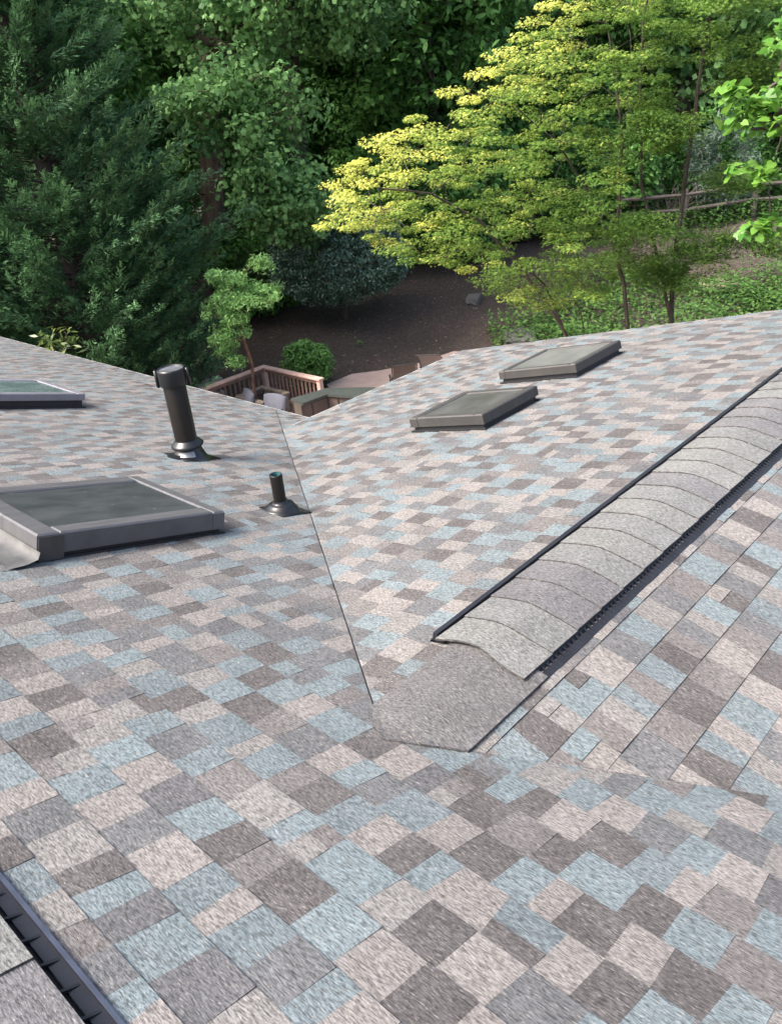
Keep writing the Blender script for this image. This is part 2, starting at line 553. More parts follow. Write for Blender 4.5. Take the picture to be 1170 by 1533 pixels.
mb.beam((XR + 0.008, RY + 0.003, ZR - 0.025), (XR + 0.008, YE, zB(0, YE) - 0.025), 0.014, 0.045)
mb.beam((XR + 0.008, RY - 0.003, ZR - 0.025), (XR + 0.008, YC, zC(0, YC) - 0.025), 0.014, 0.045)
mb.obj('rake_edge', M['timber'], house)
# walls under the eaves
GZ = -6.4
mb = MB()
mb.box(2 * RX - XE + 0.4, XE - 0.4, A_Y0 + 0.3, A_Y1 - 0.3, GZ - 0.3, zA(XE, 0) - 0.02)
mb.box(XE - 0.4, XR - 0.35, YC + 0.4, YE - 0.4, GZ - 0.3, zB(0, YE) - 0.02)
P = [(XR - 0.35, YC + 0.4), (XR - 0.35, YE - 0.4), (XR - 0.5, YE - 0.4), (XR - 0.5, YC + 0.4)]
zt = [zC(0, YC + 0.4), zB(0, YE - 0.4)]
z0 = zB(0, YE) - 0.02
mb.add([(XR - 0.35, YC + 0.4, z0), (XR - 0.35, YE - 0.4, z0), (XR - 0.35, YE - 0.4, zt[1] - 0.13), (XR - 0.35, RY, ZR - 0.13), (XR - 0.35, YC + 0.4, zt[0] - 0.13)], [(0, 1, 2, 3, 4)])
wall = mb.obj('wall', M['stucco'], house)

# ------------------------------------------------------------------ ridge vents
def ridge_vent(tox, zr, m, u0, u1, hw, lift, expo, n_ribs, label, first_off=0.0, seed=2):
    """tox(u, w) -> x, y ; w across the ridge"""
    r = np.random.default_rng(seed)
    mb = MB()
    ws = np.linspace(-hw, hw, 17)
    prof = lambda w: zr - m * (math.sqrt(w * w + 0.0030) - 0.012) + lift * (1 - 0.12 * (abs(w) / hw) ** 2)
    k = int(math.ceil((u1 - u0) / expo))
    greys = [(170, 173, 171), (163, 166, 166), (153, 153, 157), (168, 171, 168), (146, 145, 150), (173, 176, 173)]
    for i in range(k):
        a = u0 + i * expo; b = min(a + expo * 1.04, u1 + 0.01)
        c = np.array(s2l(greys[r.integers(len(greys))])) * SH * r.uniform(0.96, 1.04)
        wob = r.normal(0, 0.002)
        V = []; fs = []
        us = np.linspace(a, b, 5)
        for uu, off in zip(us, np.linspace(0.0070, 0.001, 5)):
            for w in ws:
                x, y = tox(uu + wob * math.sin(w * 20) + (0.012 * math.sin(w * 17 + 0.6) if (i == 0 and uu == a) else 0), w)
                V.append((x, y, prof(w) + off + (0.0035 * math.sin(w * 16 + i) if off > 0.008 else 0)))
        nw = len(ws)
        for p in range(4):
            for q in range(nw - 1):
                fs.append((p * nw + q, p * nw + q + 1, (p + 1) * nw + q + 1, (p + 1) * nw + q))
        base = len(V)
        for q in range(nw):                         # butt edge
            V.append((V[q][0], V[q][1], V[q][2] - 0.008))
        for q in range(nw - 1):
            fs.append((q + 1, q, base + q, base + q + 1))
        for side in (0, nw - 1):                    # long edges
            bb = len(V)
            for p in range(5):
                v = V[p * nw + side]; V.append((v[0], v[1], v[2] - 0.007))
            for p in range(4):
                fs.append((p * nw + side, (p + 1) * nw + side, bb + p + 1, bb + p))
        nt_ = 4 * (nw - 1)
        mb.add(V, fs, c)
        mb.c[-(len(fs) - nt_):] = [EDGE] * (len(fs) - nt_)
    o = mobj('ridge_vent', mb.v, mb.f, M['shingle'], house, False, np.array(mb.c))
    tag(o, label)
    # black louvred plastic below the caps, both sides
    mb = MB(); lip = MB()
    for sg in (-1, 1):
        def pt(u, w, z): x, y = tox(u, w * sg); return np.array([x, y, z])
        zs = lambda w: zr - m * w
        W0, W1 = hw - 0.025, hw + 0.012
        mb.hexa([pt(u0 + 0.01, W0, zs(W0) + 0.004), pt(u1, W0, zs(W0) + 0.004), pt(u1, W1, zs(W1) + 0.004), pt(u0 + 0.01, W1, zs(W1) + 0.004),
                 pt(u0 + 0.01, W0, zs(W0) + lift - 0.006), pt(u1, W0, zs(W0) + lift - 0.006), pt(u1, W1 - 0.012, zs(W1) + lift - 0.012), pt(u0 + 0.01, W1 - 0.012, zs(W1) + lift - 0.012)])
        u = u0 + 0.01
        while u < u1 and n_ribs:
            mb.hexa([pt(u, W1 - 0.01, zs(W1) + 0.003), pt(u + 0.007, W1 - 0.01, zs(W1) + 0.003), pt(u + 0.007, W1 + 0.026, zs(W1 + 0.026) + 0.003), pt(u, W1 + 0.026, zs(W1 + 0.026) + 0.003),
                     pt(u, W1 - 0.01, zs(W1) + lift - 0.008), pt(u + 0.007, W1 - 0.01, zs(W1) + lift - 0.008), pt(u + 0.007, W1 + 0.022, zs(W1 + 0.022) + 0.012), pt(u, W1 + 0.022, zs(W1 + 0.022) + 0.012)])
            u += 0.026 if n_ribs == 1 else 0.075
        mb.hexa([pt(u0 + 0.01, W1, zs(W1) + 0.003), pt(u1, W1, zs(W1) + 0.003), pt(u1, W1 + 0.028, zs(W1 + 0.028) + 0.003), pt(u0 + 0.01, W1 + 0.028, zs(W1 + 0.028) + 0.003),
                 pt(u0 + 0.01, W1, zs(W1) + 0.0115), pt(u1, W1, zs(W1) + 0.0115), pt(u1, W1 + 0.028, zs(W1 + 0.028) + 0.0115), pt(u0 + 0.01, W1 + 0.028, zs(W1 + 0.028) + 0.0115)])
        if n_ribs == 1 and sg == 1:
            mb.hexa([pt(u0 + 0.012, W1 - 0.006, zs(W1) + 0.003), pt(u1, W1 - 0.006, zs(W1) + 0.003), pt(u1, W1 + 0.018, zs(W1) + 0.003), pt(u0 + 0.012, W1 + 0.018, zs(W1) + 0.003),
                     pt(u0 + 0.012, W1 - 0.006, zs(W1) + lift + 0.012), pt(u1, W1 - 0.006, zs(W1) + lift + 0.012), pt(u1, W1 + 0.012, zs(W1) + lift + 0.012), pt(u0 + 0.012, W1 + 0.012, zs(W1) + lift + 0.012)])
        if n_ribs == 2:
            A, B = W1 + 0.029, W1 + 0.038
            lip.hexa([pt(u0, A, zs(A) + 0.003), pt(u1, A, zs(A) + 0.003), pt(u1, B, zs(B) + 0.003), pt(u0, B, zs(B) + 0.003),
                      pt(u0, A, zs(A) + 0.018), pt(u1, A, zs(A) + 0.018), pt(u1, B, zs(B) + 0.015), pt(u0, B, zs(B) + 0.015)])
    mb.obj('vent_baffle', M['black'], o)
    if lip.v: lip.obj('vent_lip', M['lip'], o)
    return o


ridge_vent(lambda u, w: (u, RY + 0.018 + w), ZR, MBs, 1.71, XR - 0.01, 0.184, 0.030, 0.158, 1,
           'pale grey capped ridge vent with black louvred edges running up to the right')
ridge_vent(lambda u, w: (RX + w, u), zA(RX, 0), MA, A_Y0, A_Y1, 0.142, 0.031, 0.2, 2,
           'ridge vent in the lower left corner with black slotted edge', seed=8)

# plain grey cap shingles closing the low end of the wing ridge
mb = MB()
for (xa, xb, off0, off1, c) in ((AX - 0.02, 1.40, 0.011, 0.008, (127, 125, 127)), (1.28, 1.78, 0.015, 0.012, (134, 133, 135))):
    xs_ = np.linspace(xa, xb, 16); ys_ = np.linspace(RY - 0.205, RY + (0.05 if xa < 1.2 else 0.15), 17)
    cc = np.array(s2l(c)) * SH
    for i in range(15):
        for j in range(16):
            P = [(xs_[i], ys_[j], 0), (xs_[i + 1], ys_[j], 0), (xs_[i + 1], ys_[j + 1], 0), (xs_[i], ys_[j + 1], 0)]
            for hp in ((v1[0], v1[1], v1[2] + 0.006), (v2[0], v2[1], v2[2] + 0.006)):
                P = clip(P, *hp)
                if len(P) < 3: break
            if len(P) < 3: continue
            def zc(x, y):
                w = y - RY
                return max(ZR - MBs * (math.sqrt(w * w + 0.002) - 0.02), zA(x, y)) + off0 + (off1 - off0) * (x - xa) / (xb - xa)
            k = len(P)
            top = [(x, y, zc(x, y)) for x, y, _ in P]
            bot = [(x, y, zc(x, y) - 0.008) for x, y, _ in P]
            edge = []
            for q in range(k):
                p0, p1 = P[q], P[(q + 1) % k]
                onx = abs(p0[0] - xa) < 1e-6 and abs(p1[0] - xa) < 1e-6
                ony = min(abs(p0[1] - ys_[0]) + abs(p1[1] - ys_[0]), abs(p0[1] - ys_[-1]) + abs(p1[1] - ys_[-1])) < 1e-6
                diag = abs(p0[0] - p1[0]) > 1e-7 and abs(p0[1] - p1[1]) > 1e-7
                if onx or ony or diag: edge.append((q, k + q, k + (q + 1) % k, (q + 1) % k))
            mb.add(top + bot, [tuple(range(k))] + edge, cc)
cap = mobj('ridge_end_cap', mb.v, mb.f, M['shingle'], house, False, np.array(mb.c))
tag(cap, 'plain grey cap shingles closing the low end of the wing ridge')


# ------------------------------------------------------------------ skylights
def skylight(label, zf, slope, axis, a0, a1, b0, b1, fm, gm, lid=0.09, curb=0.05, bar=0.075, head_flash=False, barlow=None):
    """axis 'A': a = x range (downslope +x), b = y range.  axis 'B': a = y range (downslope +y), b = x range"""
    q = 1 / math.sqrt(1 + slope * slope)
    if axis == 'A':
        ex = np.array([q, 0, -slope * q]); ey = np.array([0, 1.0, 0])
        c = np.array([(a0 + a1) / 2, (b0 + b1) / 2, 0])
    else:
        ex = np.array([0, q, -slope * q]); ey = np.array([1.0, 0, 0])
        c = np.array([(b0 + b1) / 2, (a0 + a1) / 2, 0])
    c[2] = zf(c[0], c[1])
    ez = np.array([slope * q, 0, q]) if axis == 'A' else np.array([0, slope * q, q])
    fr = (c, ex, ey, ez)
    L = (a1 - a0) / q / 2; Wd = (b1 - b0) / 2
    z0, z1 = curb, curb + lid
    bl = barlow or bar
    mb = MB(); o = 0.018
    mb.box(-L - o, -L + bar, -Wd - o, Wd + o, z0, z1, fr, 0.008)
    mb.box(L - bl, L + o, -Wd - o, Wd + o, z0, z1 - 0.004, fr, 0.008)
    mb.box(-L + bar + 0.001, L - bl - 0.001, -Wd - o + 0.003, -Wd + bar, z0, z1 - 0.002, fr, 0.008)
    mb.box(-L + bar + 0.001, L - bl - 0.001, Wd - bar, Wd + o - 0.003, z0, z1 - 0.002, fr, 0.008)
    s = mb.obj('skylight', M[fm], house)
    tag(s, label)
    mb = MB(); mb.box(-L, L, -Wd, Wd, -0.03, z0 + 0.004, fr)
    mb.obj('curb', M['curb'], s)
    mb = MB(); mb.box(-L + bar - 0.006, L - bl + 0.006, -Wd + bar - 0.006, Wd - bar + 0.006, z1 - 0.03, z1 - 0.012, fr)
    mb.obj('glass', M[gm], s)
    mb = MB()
    mb.box(-L - 0.02, L + 0.03, -Wd - 0.016, -Wd - 0.002, 0.004, 0.016, fr)
    mb.box(-L - 0.02, L + 0.03, Wd + 0.002, Wd + 0.016, 0.004, 0.016, fr)
    mb.box(L + 0.003, L + 0.03, -Wd, Wd, 0.004, 0.015, fr)
    mb.obj('flashing', M['curb'], s)
    if head_flash:
        mb = MB()
        n = 16
        V = []
        for i in range(n + 1):
            y = -Wd - 0.06 + (2 * Wd + 0.12) * i / n
            wv = 0.012 * math.sin(i * 1.9) + 0.006 * math.sin(i * 4.1)
            for (xx, zz) in ((-L - 0.022, z0 + 0.03), (-L - 0.03 + wv * 0.3, 0.035), (-L - 0.075 + wv, 0.02), (-L - 0.15 + wv, 0.012)):
                V.append(c + ex * xx + ey * y + ez * zz)
        fs = [(i * 4 + k, i * 4 + k + 1, i * 4 + 5 + k, i * 4 + 4 + k) for i in range(n) for k in range(3)]
        mb.add(V, fs)
        mb.obj('head_flashing', M['flash'], s, True)
        # little end block of the side cover
        mb = MB()
        mb.box(-L - 0.012, -L + 0.1, -Wd - 0.024, -Wd - 0.0195, 0.01, z1 - 0.012, fr)
        mb.obj('corner_cover', M['sky_frame_warm'], s)
    return s


skylight('large skylight with dark dusty glass and grey metal frame, nearest the ridge at left', zA, MA, 'A', 1.09, 1.975, 3.25, 4.03,
         'sky_frame', 'glass_dark', 0.095, 0.035, 0.085, True, 0.05)
skylight('far skylight with pale teal glass, pale frame and black curb at the left edge', zA, MA, 'A', 2.15, 3.12, 6.94, 7.75,
         'sky_frame_pale', 'glass_teal', 0.065, 0.075, 0.05)
skylight('square skylight with dusty green glass, nearer of the two on the wing slope', zB, MBs, 'B', 3.165, 3.80, 4.115, 4.735,
         'sky_frame_warm', 'glass_green', 0.072, 0.045, 0.055)
skylight('grey skylight with cloudy dull glass, farther of the two on the wing slope', zB, MBs, 'B', 3.19, 3.88, 5.33, 5.99,
         'sky_frame_warm', 'glass_grey', 0.070, 0.045, 0.04)


# ------------------------------------------------------------------ vent pipes
def slope_frame(x, y):
    q = 1 / math.sqrt(1 + MA * MA)
    return (np.array([x, y, zA(x, y)]), np.array([q, 0, -MA * q]), np.array([0, 1.0, 0]), np.array([MA * q, 0, q]))


x, y = 2.87, 4.87
b = np.array([x, y, zA(x, y)])
mb = MB()
mb.lathe(b, [(0.078, -0.06), (0.078, 0.58), (0.070, 0.60), (0.068, 0.58)])
stack = mb.obj('vent_stack', M['pipe'], house, True)
tag(stack, 'tall black vent stack with a wide cap collar')
mb = MB()
mb.lathe(b, [(0.079, 0.545), (0.092, 0.552), (0.095, 0.565), (0.095, 0.655), (0.092, 0.667), (0.088, 0.667), (0.084, 0.655), (0.03, 0.65), (0.0, 0.65)])
for kx in (-1, 1):
    mb.tube([b + np.array([-0.0707 * kx, 0.0707 * kx, 0.54]) * 1.0 + np.array([-0.005 * kx, 0.005 * kx, 0]), b + np.array([-0.077 * kx, 0.077 * kx, 0.66])], 0.012, 6)
mb.obj('cap_collar', M['boot'], stack, True)
mb = MB(); mb.lathe(b, [(0.0, 0.6515), (0.06, 0.654), (0.082, 0.658)])
mb.obj('cap_plate', M['lead'], stack, True)
mb = MB(); mb.lathe(b, [(0.079, 0.145), (0.105, 0.118), (0.116, 0.105), (0.112, 0.095), (0.088, 0.100), (0.080, 0.085)])
mb.obj('storm_collar', M['boot'], stack, True)
fr = slope_frame(x, y)
mb = MB()
n = 32; prof = [(0.165, 0.006), (0.125, 0.02), (0.098, 0.06), (0.084, 0.12)]
V = []
for (rr, h) in prof:
    for k in range(n):
        w = 2 * math.pi * k / n
        if h < 0.03: V.append(fr[0] + fr[1] * rr * math.cos(w) + fr[2] * rr * math.sin(w) + fr[3] * h)
        else: V.append(b + np.array([rr * math.cos(w), rr * math.sin(w), h]))
fs = [(i * n + k, i * n + (k + 1) % n, (i + 1) * n + (k + 1) % n, (i + 1) * n + k) for i in range(3) for k in range(n)]
mb.add(V, fs)
mb.box(-0.13, 0.17, -0.13, 0.13, 0.002, 0.0115, fr)
mb.obj('flashing', M['boot'], stack, True)
# worn bright patch on the flashing cone
mb = MB()
V = []
for (rr, h) in ((0.118, 0.035), (0.104, 0.06), (0.099, 0.075)):
    for k in range(7):
        w = math.radians(205 + 9 * k)
        V.append(b + np.array([rr * math.cos(w), rr * math.sin(w), h - MA * rr * math.cos(w) * (0.5 if h < 0.05 else 0.15)]))
mb.add(V, [(i * 7 + k, i * 7 + k + 1, (i + 1) * 7 + k + 1, (i + 1) * 7 + k) for i in range(2) for k in range(6)])
mb.obj('bare_patch', M['lead'], stack, True)

x, y = 2.545, 3.455
b = np.array([x, y, zA(x, y)])
mb = MB()
mb.lathe(b, [(0.0365, -0.03), (0.0365, 0.235), (0.0345, 0.24), (0.030, 0.237), (0.030, 0.02)])
vent = mb.obj('vent_pipe', M['pipe'], house, True)
tag(vent, 'short black open vent pipe in a ribbed rubber boot')
mb = MB(); mb.lathe(b, [(0.0298, 0.239), (0.0298, 0.06)]); mb.obj('pipe_bore', M['teal'], vent, True)
fr = slope_frame(x, y)
mb = MB()
prof = [(0.108, 0.010), (0.105, 0.020), (0.094, 0.026), (0.090, 0.034), (0.078, 0.042), (0.074, 0.050), (0.062, 0.056), (0.050, 0.060), (0.043, 0.068), (0.039, 0.078)]
V = []
for (rr, h) in prof:
    for k in range(n):
        w = 2 * math.pi * k / n
        t = min(1, h / 0.07)
        p1 = fr[0] + fr[1] * rr * math.cos(w) + fr[2] * rr * math.sin(w) + fr[3] * h
        p2 = b + np.array([rr * math.cos(w), rr * math.sin(w), h])
        V.append(p1 * (1 - t) + p2 * t)
mb.add(V, [(i * n + k, i * n + (k + 1) % n, (i + 1) * n + (k + 1) % n, (i + 1) * n + k) for i in range(len(prof) - 1) for k in range(n)])
mb.box(-0.09, 0.13, -0.11, 0.10, 0.003, 0.0115, fr)
mb.obj('rubber_boot', M['boot'], vent, True)

# a dry leaf lying on the shingles
p = np.array([4.55, 8.3, zA(4.55, 0) + 0.012])
mb = MB()
V = [p + np.array(v) for v in ((-.07, 0, .0), (-.02, .035, .014), (.05, .025, .0), (.085, 0, .018), (.05, -.03, .006), (-.02, -.035, .02), (0, 0, .004))]
V = [(v[0], v[1], v[2] - MA * (v[0] - p[0])) for v in V]
mb.add(V, [(0, 1, 6), (1, 2, 6), (2, 3, 6), (3, 4, 6), (4, 5, 6), (5, 0, 6)])
tag(mb.obj('fallen_leaf', M['redleaf'], loc=tuple(p)), 'curled reddish dry leaf lying on the shingles near the left eave', 'leaf')


# ------------------------------------------------------------------ GROUND
def smooth(x, a, b):
    t = np.clip((x - a) / (b - a), 0, 1)
    return t * t * (3 - 2 * t)


def gz(s, d):
    s = np.asarray(s, float); d = np.asarray(d, float)
    z = -6.45 + 0.85 * smooth(d, 20.8, 31) + 0.6 * smooth(s, 3, 12) * smooth(d, 15, 24) * (1 - smooth(d, 26, 36)) * 0.6
    z = z + 2.2 * smooth(d, 34, 70) + 1.4 * smooth(d, 50, 62)
    z = z + smooth(d, 21, 24) * (0.05 * np.sin(s * 1.3 + d * 0.7) + 0.04 * np.sin(s * 2.9 - d * 1.7))
    return z


ss = np.concatenate([np.linspace(-400, -60, 8)[:-1], np.linspace(-60, -20, 17)[:-1], np.linspace(-20, 24, 111), np.linspace(24, 60, 17)[1:], np.linspace(60, 400, 8)[1:]])
dd = np.concatenate([np.linspace(-400, -20, 8)[:-1], np.linspace(-20, 12, 14)[:-1], np.linspace(12, 45, 90), np.linspace(45, 90, 24)[1:], np.linspace(90, 500, 8)[1:]])
G1, G2 = np.meshgrid(ss, dd)
Z = gz(G1, G2)
V = WN(np.stack([G1.ravel(), G2.ravel(), Z.ravel()], 1))
n1 = len(ss)
Fc = [(j * n1 + i, j * n1 + i + 1, (j + 1) * n1 + i + 1, (j + 1) * n1 + i) for j in range(len(dd) - 1) for i in range(n1 - 1)]
tag(mobj('ground', V, Fc, M['ground'], None, True), kind='structure')


# ------------------------------------------------------------------ FOLIAGE
def leaf_object(name, C, Nrm, size, tint, tmpl, mat, parent=None, axis=None, kind=None):
    """one flat (slightly folded) leaf per centre. tmpl: (k,3)"""
    C = np.asarray(C, float); n = len(C)
    Nrm = Nrm / (np.linalg.norm(Nrm, axis=1)[:, None] + 1e-9)
    if axis is None:
        axis = rng.normal(size=(n, 3))
    a = axis - (axis * Nrm).sum(1)[:, None] * Nrm
    a /= np.linalg.norm(a, axis=1)[:, None] + 1e-9
    b = np.cross(Nrm, a)
    T = np.asarray(tmpl, float); k = len(T)
    size = np.broadcast_to(size, (n,))
    V = C[:, None, :] + size[:, None, None] * (T[None, :, 0, None] * a[:, None, :] + T[None, :, 1, None] * b[:, None, :] + T[None, :, 2, None] * Nrm[:, None, :])
    V = V.reshape(-1, 3)
    if parent is not None:
        V = V - np.array(parent.location)
    me = bpy.data.meshes.new(name)
    me.vertices.add(n * k); me.loops.add(n * k); me.polygons.add(n)
    me.vertices.foreach_set('co', V.astype(np.float32).ravel())
    me.loops.foreach_set('vertex_index', np.arange(n * k, dtype=np.int32))
    me.polygons.foreach_set('loop_start', np.arange(0, n * k, k, dtype=np.int32))
    me.polygons.foreach_set('loop_total', np.full(n, k, np.int32))
    at = me.attributes.new('tint', 'FLOAT', 'FACE')
    at.data.foreach_set('value', np.clip(tint, 0, 1).astype(np.float32))
    me.materials.append(mat)
    me.update(calc_edges=True)
    o = bpy.data.objects.new(name, me)
    if kind: o['kind'] = kind
    return link(o, parent)


OVAL = [(-0.5, 0, 0), (-0.2, 0.2, .06), (0.15, 0.22, .06), (0.5, 0, -.05), (0.15, -0.22, .06), (-0.2, -0.2, .06)]
LANCE = [(-0.5, 0, 0), (-0.1, 0.13, .04), (0.5, 0, -.04), (-0.1, -0.13, .04)]
SPRAY = [(-0.5, 0, 0), (-0.1, 0.10, 0), (0.5, 0.02, 0.05), (-0.05, -0.11, 0)]
HEART = [(-0.42, 0, 0), (-0.5, 0.22, .03), (-0.25, 0.42, .06), (0.12, 0.30, .03), (0.5, 0, -.08), (0.12, -0.30, .03), (-0.25, -0.42, .06), (-0.5, -0.22, .03)]
_st = []
for k in range(5):
    w = math.radians(-100 + 50 * k); L = (0.34, 0.48, 0.56, 0.48, 0.34)[k]
    _st.append((L * math.cos(w) - 0.1, L * math.sin(w), -0.06))
    if k < 4:
        w2 = w + math.radians(25)
        _st.append((0.15 * math.cos(w2) - 0.1, 0.15 * math.sin(w2), 0.03))
STAR = [(-0.2, 0, 0.0)] + _st
TULIP = [(-0.5, 0, 0), (-0.38, 0.34, .03), (-0.02, 0.30, .05), (0.22, 0.44, -.02), (0.34, 0.12, .04), (0.34, -0.12, .04), (0.22, -0.44, -.02), (-0.02, -0.30, .05), (-0.38, -0.34, .03)]


def unit(n):
    v = rng.normal(size=(n, 3)); return v / np.linalg.norm(v, axis=1)[:, None]


def clump_leaves(C, rad, per, flat=0.6, up=0.8, tint0=0.4, tspread=0.18, tclump=0.15, outward=0.5):
    """C clump centres (n,3), rad (n,) -> leaf centres, normals, tint"""
    n = len(C)
    rad = np.broadcast_to(rad, (n,))
    per = np.broadcast_to(per, (n,)).astype(int)
    idx = np.repeat(np.arange(n), per)
    m = len(idx)
    q = unit(m) * (rng.random(m) ** 0.45)[:, None]
    q[:, 2] *= flat
    P = C[idx] + q * rad[idx][:, None]
    Nn = unit(m) * 0.75 + np.array([0, 0, up]) + q * outward
    t = tint0 + rng.normal(0, tclump, n)[idx] + rng.normal(0, tspread, m) + 0.10 * q[:, 2] / max(flat, .1)
    return P, Nn, t, idx


class Tree:
    """stems (polylines) + clump centres joined to the nearest branch"""
    def __init__(s, stems, r_tip=0.006, power=0.46):
        s.p = []; s.par = []; s.w = []
        s.rt = r_tip; s.pw = power; s.fixed = {}
        for st in stems:
            prev = -1
            pts = [np.array(p[:3], float) for p in st]
            for i, q in enumerate(pts):
                if prev >= 0:
                    a = s.p[prev]
                    m = max(1, int(np.linalg.norm(q - a) / 0.35))
                    for k in range(1, m + 1):
                        s.p.append(a + (q - a) * k / m + (rng.normal(0, 0.02, 3) if k < m else 0)); s.par.append(prev)
                        prev = len(s.p) - 1
                else:
                    s.p.append(q); s.par.append(-1 if not s.p[:-1] else s.near(q)); prev = len(s.p) - 1
        s.base_n = len(s.p)

    def near(s, q):
        P = np.array(s.p[:-1] if len(s.p) > 1 else s.p)
        d = np.linalg.norm(P - q, axis=1)
        i = int(d.argmin())
        return i if d[i] < 0.5 else -1

    def attach(s, C, bias=0.6, seg=0.45, sag=0.12):
        P = np.array(s.p)
        order = np.argsort([np.min(np.linalg.norm(P - c, axis=1)) for c in C])
        for ci in order:
            c = C[ci]
            P = np.array(s.p)
            d = np.linalg.norm(P - c, axis=1) + bias * np.maximum(0, P[:, 2] - c[2] + 0.1)
            i = int(d.argmin())
            a = P[i]
            L = np.linalg.norm(c - a)
            m = max(2, int(L / seg))
            prev = i
            for k in range(1, m + 1):
                t = k / m
                q = a + (c - a) * t + np.array([0, 0, sag * L * math.sin(math.pi * t)]) + (rng.normal(0, 0.05 * L / m, 3) if k < m else 0)
                s.p.append(q); s.par.append(prev); prev = len(s.p) - 1

    def mesh(s, name, mat, parent, sides=6, rmin=None, base_r=None):
        n = len(s.p)
        w = np.zeros(n); has = np.zeros(n, bool)
        for i in range(n):
            if s.par[i] >= 0: has[s.par[i]] = True
        w[~has] = 1
        for i in range(n - 1, -1, -1):
            if s.par[i] >= 0: w[s.par[i]] += w[i]
        r = s.rt * np.maximum(w, 1) ** s.pw
        if base_r:
            r = r * (base_r / r[0]) ** (np.minimum(1, np.log(np.maximum(w, 1)) / max(1e-6, np.log(w[0]))))
        P = np.array(s.p)
        mb = MB()
        for i in range(n):
            if s.par[i] >= 0:
                a, b = P[s.par[i]], P[i]
                if np.linalg.norm(b - a) < 1e-4: continue
                ra = min(r[s.par[i]], r[i] * 1.35)
                sd = sides if r[i] > 0.02 else 4
                mb.tube([a, b + (b - a) * 0.03], [ra, r[i]], sd, False)
        return mb.obj(name, mat, parent, True)


def in_poly(P, poly):
    x, y = P[:, 0], P[:, 1]
    ins = np.zeros(len(P), bool)
    n = len(poly)
    for i in range(n):
        x1, y1 = poly[i]; x2, y2 = poly[(i + 1) % n]
        c = ((y1 > y) != (y2 > y)) & (x < (x2 - x1) * (y - y1) / (y2 - y1 + 1e-12) + x1)
        ins ^= c
    return ins


def copy_thing(src, loc, rz, sc, label):
    o = src.copy(); COL.objects.link(o)
    o.location = loc; o.rotation_euler = (0, 0, rz); o.scale = (sc, sc, sc)
    if label: o['label'] = label
    for ch in src.children:
        c = ch.copy(); COL.objects.link(c); c.parent = o
    return o


